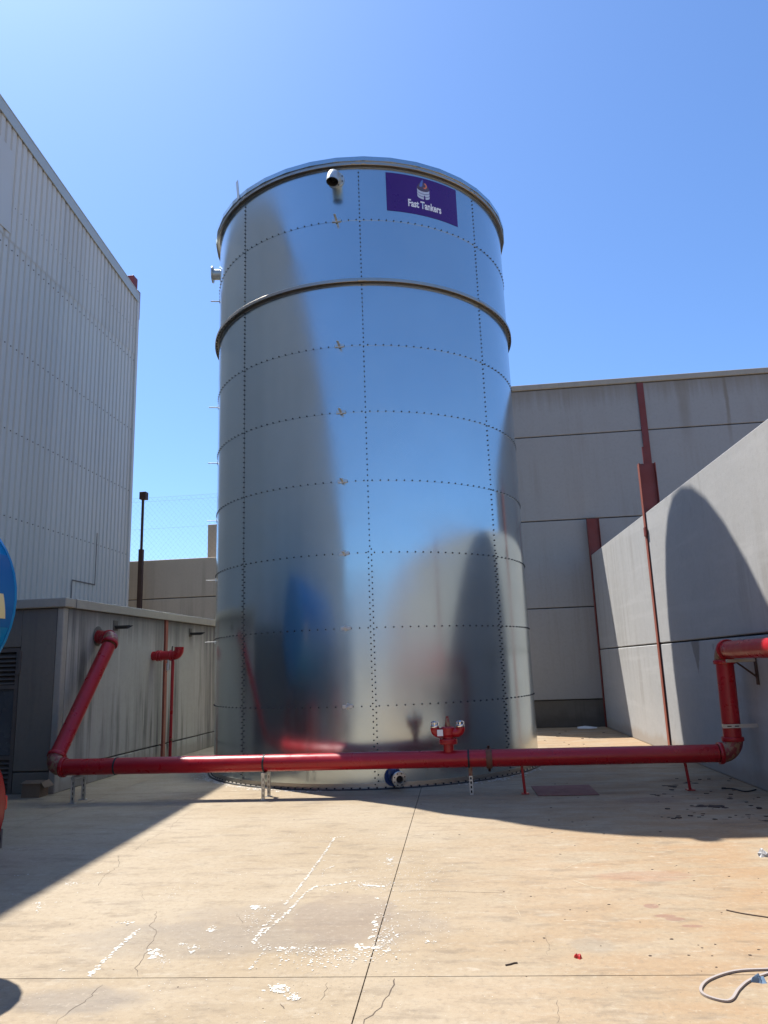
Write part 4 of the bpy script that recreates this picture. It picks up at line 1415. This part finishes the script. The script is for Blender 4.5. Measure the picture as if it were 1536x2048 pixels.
m.add(vs, fs, True)
m.build('counterweight', M['truckred'], fk)
MB().box(fx - 0.52, fx + 0.52, 3.1, 4.74, 0.3, 0.75, 0.04).build('chassis', M['truckred'], fk)
MB().box(fx - 0.3, fx + 0.3, 4.0, 4.6, 0.76, 0.98, 0.06).box(fx - 0.28, fx + 0.28, 4.55, 4.68, 1.07, 1.45, 0.04).build('seat', M['rubber'], fk)
m = MB()
for sx_ in (-1, 1):
    m.sweep([(fx + sx_ * 0.5, 3.15, 0.7), (fx + sx_ * 0.5, 3.45, 2.1)], 0.03, 8)
    m.sweep([(fx + sx_ * 0.5, 4.7, 1.0), (fx + sx_ * 0.52, 4.62, 2.1)], 0.03, 8)
for k in range(7):
    m.box(fx - 0.56, fx + 0.56, 3.45 + k * 0.2, 3.53 + k * 0.2, 2.1, 2.13)
for sx_ in (-1, 1):
    m.box(fx + sx_ * 0.56 - 0.04, fx + sx_ * 0.56 + 0.04, 3.42, 4.74, 2.09, 2.14)
m.build('overhead_guard', M['rubber'], fk)
MB().prism([(fx + 0.2 + 0.47 * math.cos(2 * PI * q / 24), 4.58 + 0.40 * math.sin(2 * PI * q / 24), 2.15) for q in range(24)], (0, 0, 0.03)).build('shadow_plate', M['rubber'], fk)  # rounded plate added only to shape the lobe of the floor shadow
MB().lathe([(0.15, -0.012), (0.17, 0), (0.15, 0.012), (0.14, 0)], (fx, 3.55, 1.12), (0, -0.5, 0.85), 20).sweep([(fx, 3.4, 0.75), (fx, 3.55, 1.12)], 0.02, 8).build('steering_wheel', M['rubber'], fk)
m = MB()
for sx_ in (-1, 1):
    m.box(fx + sx_ * 0.28 - 0.04, fx + sx_ * 0.28 + 0.04, 2.93, 3.05, 0.06, 2.15)
for z in (0.4, 1.2, 2.05):
    m.box(fx - 0.24, fx + 0.24, 2.95, 3.03, z, z + 0.08)
m.build('mast', M['rubber'], fk)
for sx_ in (-1, 1):
    MB().box(fx + sx_ * 0.25 - 0.05, fx + sx_ * 0.25 + 0.05, 1.9, 2.9, 0.04, 0.08).box(fx + sx_ * 0.25 - 0.05, fx + sx_ * 0.25 + 0.05, 2.87, 2.92, 0.08, 0.6).build('fork', M['rubber'], fk)
for (x, y, r_) in ((0.42, 5.18, 0.24), (-0.42, 5.18, 0.24), (0.5, 3.35, 0.30), (-0.5, 3.35, 0.30)):
    w_ = MB().lathe([(0.1, -0.09), (r_ - 0.03, -0.09), (r_, -0.06), (r_, 0.06), (r_ - 0.03, 0.09), (0.1, 0.09)], (fx + x, y, r_), (1, 0, 0), 28).build('wheel', M['mudflap'], fk)
    MB().lathe([(0.0, 0.05), (0.1, 0.07), (0.1, -0.07), (0, -0.05)], (fx + x, y, r_), (1, 0, 0), 16).build('rim', M['cream'], w_)

for ch in fk.children:                              # all but the shadow-casting plate moved back, keeping their shadows out of view
    if ch.name != 'shadow_plate':
        ch.location.y -= 0.85

# ------------------------------------------------------------------ pale warehouse behind the photographer (shows in the tank's mirror)
wh = thing('rear_warehouse', (-2, -26, 0), 'pale low warehouse closing the yard behind the photographer', 'building')
MB().box(-22, 14, -36, -26.2, 0, 5.6).build('wall', M['wallB'], wh)
MB().box(-22, 14, -26.2, -26.1, 5.45, 5.75).build('fascia', M['trim'], wh)
for x in (-12, -4, 6):
    MB().box(x - 2, x + 2, -26.22, -26.15, 0, 4).build('roller_door', M['clad'], wh)

# ------------------------------------------------------------------ small things lying about
bx_ = thing('cardboard_box', (-6.2, 10.35, 0), 'small crushed cardboard box on the ground by the low building corner', 'box')
q0, q1, q2 = Vector((-6.40, 10.27, 0)), Vector((-6.13, 10.27, 0)), Vector((-6.06, 10.50, 0))
m = MB().prism([q0, q1, q1 + Vector((0.0, 0.22, 0)), q0 + Vector((0, 0.22, 0))], (0.01, 0.01, 0.19))
m.build('carton', M['cardboard'], bx_)
MB().prism([(-6.42, 10.26, 0.185), (-6.42, 10.26, 0.19), (-6.395, 10.37, 0.225), (-6.39, 10.37, 0.22)], (0.3, 0, 0)).build('flap', M['cardboard'], bx_)
MB().prism([(-6.12, 10.27, 0.21), (-6.12, 10.50, 0.21), (-6.06, 10.52, 0.13), (-6.06, 10.28, 0.12)], (0.004, 0, 0.004)).build('flap', M['cardboard'], bx_)
cv = thing('ground_cover', (1.1, 10.1, 0), 'dusty red steel cover plate set in the ground right of the tank', 'cover plate')
MB().prism([G(1062, 1573, .004), G(1178, 1570, .004), G(1199, 1590, .004), G(1077, 1592, .004)], (0, 0, 0.006)).build('plate', M['coverplate'], cv)


def ribbon(name, pts, w, h, mat, label, cat):
    m = MB()
    P = [Vector(p) for p in pts]
    vs = []
    for i, p in enumerate(P):
        t = (P[min(i + 1, len(P) - 1)] - P[max(i - 1, 0)]).normalized()
        s_ = Vector((-t.y, t.x, 0)) * (w / 2)
        vs += [p + s_, p - s_, p - s_ + Vector((0, 0, h)), p + s_ + Vector((0, 0, h))]
    fs = [[3, 2, 1, 0]]
    for i in range(len(P) - 1):
        for k in range(4):
            fs.append([4 * i + k, 4 * i + 4 + k, 4 * i + 4 + (k + 1) % 4, 4 * i + (k + 1) % 4])
    fs.append([4 * len(P) - 4, 4 * len(P) - 3, 4 * len(P) - 2, 4 * len(P) - 1])
    m.add(vs, fs)
    return tag(m.build(name, mat), label, cat)


def smooth(pts, k=5):
    out = []
    P = [Vector(p) for p in pts]
    for i in range(len(P) - 1):
        p0, p1, p2, p3 = P[max(i - 1, 0)], P[i], P[i + 1], P[min(i + 2, len(P) - 1)]
        for j in range(k):
            t = j / k
            out.append(0.5 * ((2 * p1) + (p2 - p0) * t + (2 * p0 - 5 * p1 + 4 * p2 - p3) * t * t + (3 * p1 - p0 - 3 * p2 + p3) * t ** 3))
    return out + [P[-1]]


sp = [(1600, 1938), (1536, 1940), (1470, 1944), (1420, 1960), (1402, 1978), (1410, 1992), (1445, 2003), (1464, 2000), (1478, 1980), (1500, 1962), (1540, 1947), (1600, 1930)]
pp = smooth([G(x, y, 0.002) for x, y in sp])
ribbon('webbing_strap', pp, 0.0135, 0.009, M['strapweb'], 'pale flat webbing strap lying in a loop at the lower right', 'strap')


def wire(name, px, r, mat, label, cat, lift=0.0):
    pts = smooth([G(x, y, r + lift * (i % 2)) for i, (x, y) in enumerate(px)], 4)
    return tag(MB().sweep(pts, r, 6).build(name, mat), label, cat)


wire('twig', [(1453, 1820), (1475, 1825), (1505, 1830), (1560, 1838)], 0.0038, M['twig'], 'long thin dry stick on the floor at the right edge', 'twig')
wire('twig', [(1011, 1930), (1020, 1928.5), (1028, 1926), (1035, 1925.5)], 0.0042, M['twig'], 'short dark curved stick left of the red scrap', 'twig')
wire('cable_piece', [(1443, 1577), (1465, 1577), (1490, 1583), (1512, 1579)], 0.008, M['rubber'], 'short black cable lying by the right wall', 'cable')


def crumple(name, px, py, s, h, mat, label, cat, seed):
    rnd = random.Random(seed)
    c = G(px, py)
    m = MB()
    n = 9
    vs = []
    for k, (rr_, z) in enumerate(((1.0, 0.001), (0.75, h * 0.7), (0.3, h))):
        for q in range(n):
            a = 2 * PI * q / n
            f = rr_ * s * rnd.uniform(0.6, 1.25)
            vs.append(c + Vector((f * math.cos(a) * 1.2, f * math.sin(a), z * rnd.uniform(0.5, 1.3) if k else 0)))
    fs = [[k * n + q, k * n + (q + 1) % n, (k + 1) * n + (q + 1) % n, (k + 1) * n + q] for k in range(2) for q in range(n)]
    fs.append([2 * n + q for q in range(n)])
    m.add(vs, fs)
    return tag(m.build(name, mat), label, cat)


crumple('red_scrap', 1157, 1916, 0.022, 0.02, M['scrapred'], 'small bright red scrap on the open floor', 'scrap', 3)
crumple('blue_rag', 1517, 1963, 0.030, 0.03, M['scrapblue'], 'small crumpled blue grey rag inside the strap loop', 'rag', 5)
crumple('plastic_scrap', 1526, 1712, 0.045, 0.05, M['scrapgrey'], 'crumpled white plastic scrap at the right edge', 'scrap', 8)
crumple('plastic_scrap', 1175, 1456, 0.22, 0.04, M['scrapwhite'], 'flattened white plastic sheet at the foot of the back building', 'scrap', 11)
crumple('rock', 421, 1487, 0.09, 0.14, M['cap'], 'small grey rock by the left wall next to the tank', 'rock', 15)
# foot of the wall, dark heap at right
# leaf litter / grit
m = MB()
rnd = random.Random(21)


def chip(m, c, s, rnd, flat=0.25):
    n = rnd.choice((4, 5, 6))
    a0 = rnd.uniform(0, 6.28)
    el_ = rnd.uniform(0.4, 1.0)
    top_ = [c + Vector((s * math.cos(a0 + 2 * PI * q / n) * rnd.uniform(0.7, 1.2), s * el_ * math.sin(a0 + 2 * PI * q / n) * rnd.uniform(0.7, 1.2), s * flat * rnd.uniform(0.6, 1.3))) for q in range(n)]
    bot_ = [Vector((p.x, p.y, 0.0005)) for p in top_]
    m.add(top_ + bot_, [list(range(n))] + [[q, n + q, n + (q + 1) % n, (q + 1) % n] for q in range(n)])


for (x0, x1, y0, y1, cnt, s0_, s1_) in ((1000, 1536, 1690, 1960, 42, 0.004, 0.011), (1330, 1536, 1550, 1640, 45, 0.01, 0.035), (500, 1000, 1600, 1700, 14, 0.004, 0.010), (80, 800, 1690, 2030, 26, 0.003, 0.007), (1060, 1330, 1560, 1690, 22, 0.006, 0.016), (1080, 1230, 1462, 1490, 12, 0.01, 0.04)):
    for _ in range(cnt):
        chip(m, G(rnd.uniform(x0, x1), rnd.uniform(y0, y1)), rnd.uniform(s0_, s1_), rnd)
for (px, py, s_) in ((1410, 1612, 0.09), (1440, 1615, 0.12), (1395, 1613, 0.06), (1380, 1565, 0.07), (1340, 1573, 0.08), (1500, 1632, 0.05), (1320, 1590, 0.05), (1530, 1640, 0.05)):
    for _ in range(5):
        chip(m, G(px + rnd.uniform(-14, 14), py + rnd.uniform(-2.5, 2.5)), s_ * rnd.uniform(0.3, 0.8), rnd, 0.08)
tag(m.build('leaf_litter', M['twig']), 'dark dry leaf bits and grit scattered over the floor', 'litter', None, 'stuff')

# white floor paint: broken lines, blobs and flecks ------------------------------------------------
m = MB()
rnd = random.Random(5)


def fleck(c, s, z=0.0012):
    s *= 0.72 * rnd.uniform(0.6, 1.2)
    n = rnd.choice((5, 6, 7, 8))
    a0 = rnd.uniform(0, 6.28)
    e_ = rnd.uniform(0.35, 1.0)
    ca, sa = math.cos(a0), math.sin(a0)
    pts = []
    for q in range(n):
        f = s * rnd.uniform(0.55, 1.25)
        u, v = f * math.cos(2 * PI * q / n), f * e_ * math.sin(2 * PI * q / n)
        pts.append(Vector((c.x + u * ca - v * sa, c.y + u * sa + v * ca, 0)))
    zz = z + rnd.uniform(0, 0.0016)
    m.add([Vector((p.x, p.y, zz)) for p in pts], [list(range(n))])


def z1p(x, y): return (x / 2.0, 1550 + y / 2.0)


def pline(pts, w, fill=0.8, from_zoom=True):
    fill = min(1.0, fill * 1.15)
    P = [G(*(z1p(*p) if from_zoom else p)) for p in pts]
    for a, b in zip(P, P[1:]):
        L = (b - a).length
        k = max(2, int(L / 0.009))
        for i in range(k):
            if rnd.random() > fill * (0.55 + 0.45 * math.sin(i * 0.13 + a.x * 7) ** 2):
                continue
            c = a + (b - a) * ((i + rnd.random()) / k)
            fleck(c + Vector((rnd.gauss(0, w * 0.3), rnd.gauss(0, w * 0.3), 0)), rnd.uniform(0.6, 1.3) * w)


pline([(1340, 250), (1240, 395), (1140, 520)], 0.016, 0.95)
pline([(1320, 250), (1380, 247)], 0.014, 0.7)
pline([(1285, 343), (1315, 343)], 0.010, 0.6)
pline([(1250, 378), (1300, 378), (1338, 364)], 0.014, 0.9)
pline([(1300, 375), (1285, 410)], 0.009, 0.3)
pline([(1420, 425), (1330, 440), (1260, 447), (1225, 470), (1140, 560), (1010, 672)], 0.016, 0.95)
pline([(1080, 672), (1040, 725), (1000, 778)], 0.012, 0.85)
pline([(558, 618), (450, 710), (350, 808)], 0.022, 0.85)
pline([(1430, 440), (1536, 447)], 0.03, 0.9)
pline([(1080, 690), (1300, 695), (1536, 705)], 0.018, 0.45)
pline([(1440, 678), (1425, 692), (1532, 690)], 0.03, 0.95)
pline([(1500, 560), (1496, 610), (1490, 655)], 0.022, 0.35)
pline([(1245, 452), (1340, 470), (1420, 452)], 0.01, 0.35)
pline([(1100, 555), (1010, 668), (1060, 690)], 0.02, 0.5)
pline([(1505, 570), (1495, 650)], 0.03, 0.18)
pline([(1495, 480), (1500, 500)], 0.03, 0.2)
pline([(10, 298), (130, 298)], 0.006, 0.6)
pline([(20, 408), (145, 395)], 0.012, 0.35)
pline([(120, 515), (245, 508)], 0.012, 0.4)
pline([(157, 510), (150, 555)], 0.016, 0.35)
pline([(380, 395), (450, 380)], 0.014, 0.4)


def blob_px(x, y, rx, ry, cnt, s0, s1):
    for _ in range(int(cnt * 1.5)):
        X_, Y_ = z1p(x + rnd.gauss(0, rx), y + rnd.gauss(0, ry))
        fleck(G(X_, Y_), rnd.uniform(s0, s1))


blob_px(1028, 530, 11, 4, 16, 0.012, 0.03)
blob_px(843, 622, 9, 3, 12, 0.010, 0.022)
blob_px(855, 606, 8, 2, 6, 0.006, 0.014)
blob_px(612, 715, 16, 9, 30, 0.008, 0.030)
blob_px(650, 740, 12, 9, 16, 0.004, 0.01)
blob_px(730, 677, 10, 4, 10, 0.006, 0.016)
blob_px(770, 688, 18, 4, 12, 0.006, 0.014)
blob_px(770, 708, 8, 5, 10, 0.008, 0.016)
blob_px(1110, 856, 22, 9, 40, 0.008, 0.026)
blob_px(1172, 888, 16, 9, 30, 0.005, 0.018)
blob_px(290, 433, 20, 4, 10, 0.01, 0.022)
blob_px(510, 590, 22, 5, 10, 0.01, 0.022)
blob_px(1000, 590, 22, 30, 45, 0.003, 0.010)
blob_px(1085, 560, 45, 30, 40, 0.003, 0.010)
blob_px(700, 468, 30, 14, 26, 0.003, 0.009)
blob_px(1200, 705, 80, 10, 60, 0.003, 0.016)
blob_px(1260, 735, 90, 22, 80, 0.003, 0.014)
blob_px(1430, 720, 70, 18, 70, 0.003, 0.014)
blob_px(1480, 440, 40, 10, 60, 0.004, 0.014)
blob_px(1250, 245, 70, 8, 30, 0.004, 0.010)
blob_px(1500, 240, 40, 6, 20, 0.004, 0.010)
blob_px(1450, 380, 40, 12, 25, 0.003, 0.010)
blob_px(1560, 590, 30, 90, 90, 0.003, 0.012)
blob_px(1545, 660, 26, 25, 70, 0.004, 0.016)
blob_px(1660, 420, 80, 70, 220, 0.002, 0.010)
blob_px(1690, 600, 90, 90, 140, 0.002, 0.008)
blob_px(1720, 380, 90, 14, 60, 0.003, 0.010)
blob_px(1610, 450, 60, 10, 50, 0.003, 0.010)
blob_px(700, 840, 90, 14, 12, 0.003, 0.008)
blob_px(900, 720, 40, 30, 12, 0.003, 0.008)
blob_px(950, 940, 200, 40, 14, 0.003, 0.008)
blob_px(320, 480, 160, 60, 26, 0.003, 0.010)
blob_px(870, 400, 90, 25, 25, 0.003, 0.009)
blob_px(1560, 340, 8, 12, 14, 0.01, 0.03)
blob_px(1725, 668, 18, 3, 10, 0.006, 0.014)
blob_px(250, 780, 10, 4, 5, 0.005, 0.012)
for _ in range(420):                               # grout splashed round the foot of the tank
    th = rnd.uniform(-75, -8) if rnd.random() < 0.75 else rnd.uniform(30, 70)
    p = tp(th, R + 0.11 + abs(rnd.gauss(0, 0.07)), 0)
    fleck(p, rnd.uniform(0.01, 0.045))
for _ in range(420):
    X_, Y_ = rnd.uniform(20, 1000), rnd.uniform(1650, 2040)
    fleck(G(X_, Y_), rnd.uniform(0.0015, 0.005))
m.build('paint_flecks', M['paintmark'], ground, kind='stuff')

# cracks: thin ragged lines -----------------------------------------------------------------------
m = MB()


def crack(pts, w, jag=0.012):
    P = [G(*p) for p in pts]
    Q = [P[0]]
    for a, b in zip(P, P[1:]):
        k = max(2, int((b - a).length / 0.035))
        for i in range(1, k + 1):
            Q.append(a + (b - a) * (i / k) + Vector((rnd.uniform(-jag, jag), rnd.uniform(-jag, jag), 0)))
    vs = []
    for i, p in enumerate(Q):
        t = (Q[min(i + 1, len(Q) - 1)] - Q[max(i - 1, 0)])
        t.normalize()
        ww = w * rnd.uniform(0.35, 1.0) * (0.5 if i in (0, len(Q) - 1) else 1)
        s_ = Vector((-t.y, t.x, 0)) * ww / 2
        vs += [p + s_ + Vector((0, 0, 0.0009)), p - s_ + Vector((0, 0, 0.0009))]
    m.add(vs, [[2 * i, 2 * i + 1, 2 * i + 3, 2 * i + 2] for i in range(len(Q) - 1)])


def zz(l): return [z1p(*p) for p in l]


crack(zz([(640, 235), (600, 256), (540, 300), (530, 305)]), 0.005)
crack(zz([(470, 322), (478, 350), (468, 368), (415, 405), (392, 442)]), 0.005)
crack(zz([(625, 545), (605, 602), (625, 628), (575, 725), (545, 770), (545, 806)]), 0.0045)
crack(zz([(412, 840), (330, 912), (270, 946), (215, 998)]), 0.0045)
crack(zz([(1578, 815), (1568, 850), (1556, 882), (1536, 912), (1500, 945), (1445, 992)]), 0.010, 0.014)
crack(zz([(1120, 915), (1136, 925), (1134, 936)]), 0.006)
crack(zz([(570, 462), (575, 500)]), 0.003)
crack(zz([(680, 222), (690, 200), (740, 160), (770, 140)]), 0.003)
crack(zz([(950, 555), (972, 595)]), 0.003)
crack(zz([(2180, 640), (2195, 690), (2190, 720)]), 0.0025)
crack(zz([(1310, 830), (1290, 900)]), 0.003)
crack([(768, 1783), (850, 1781), (960, 1785), (1010, 1786)], 0.004, 0.006)
crack([(1115, 2000), (1118, 2048)], 0.003)
m.build('floor_cracks', M['crack'], ground, kind='stuff')
m = MB()
crack([(1128, 1737), (1150, 1728), (1182, 1716)], 0.012, 0.004)
crack([(1146, 1760), (1170, 1770), (1200, 1778), (1232, 1782)], 0.012, 0.004)
crack([(1316, 1755), (1360, 1754), (1440, 1751)], 0.010, 0.003)
crack([(980, 1790), (1030, 1812), (1040, 1832)], 0.006, 0.006)
crack([(1245, 1690), (1290, 1705), (1370, 1700)], 0.006, 0.004)
m.build('floor_scratches', M['scuff'], ground, kind='stuff')
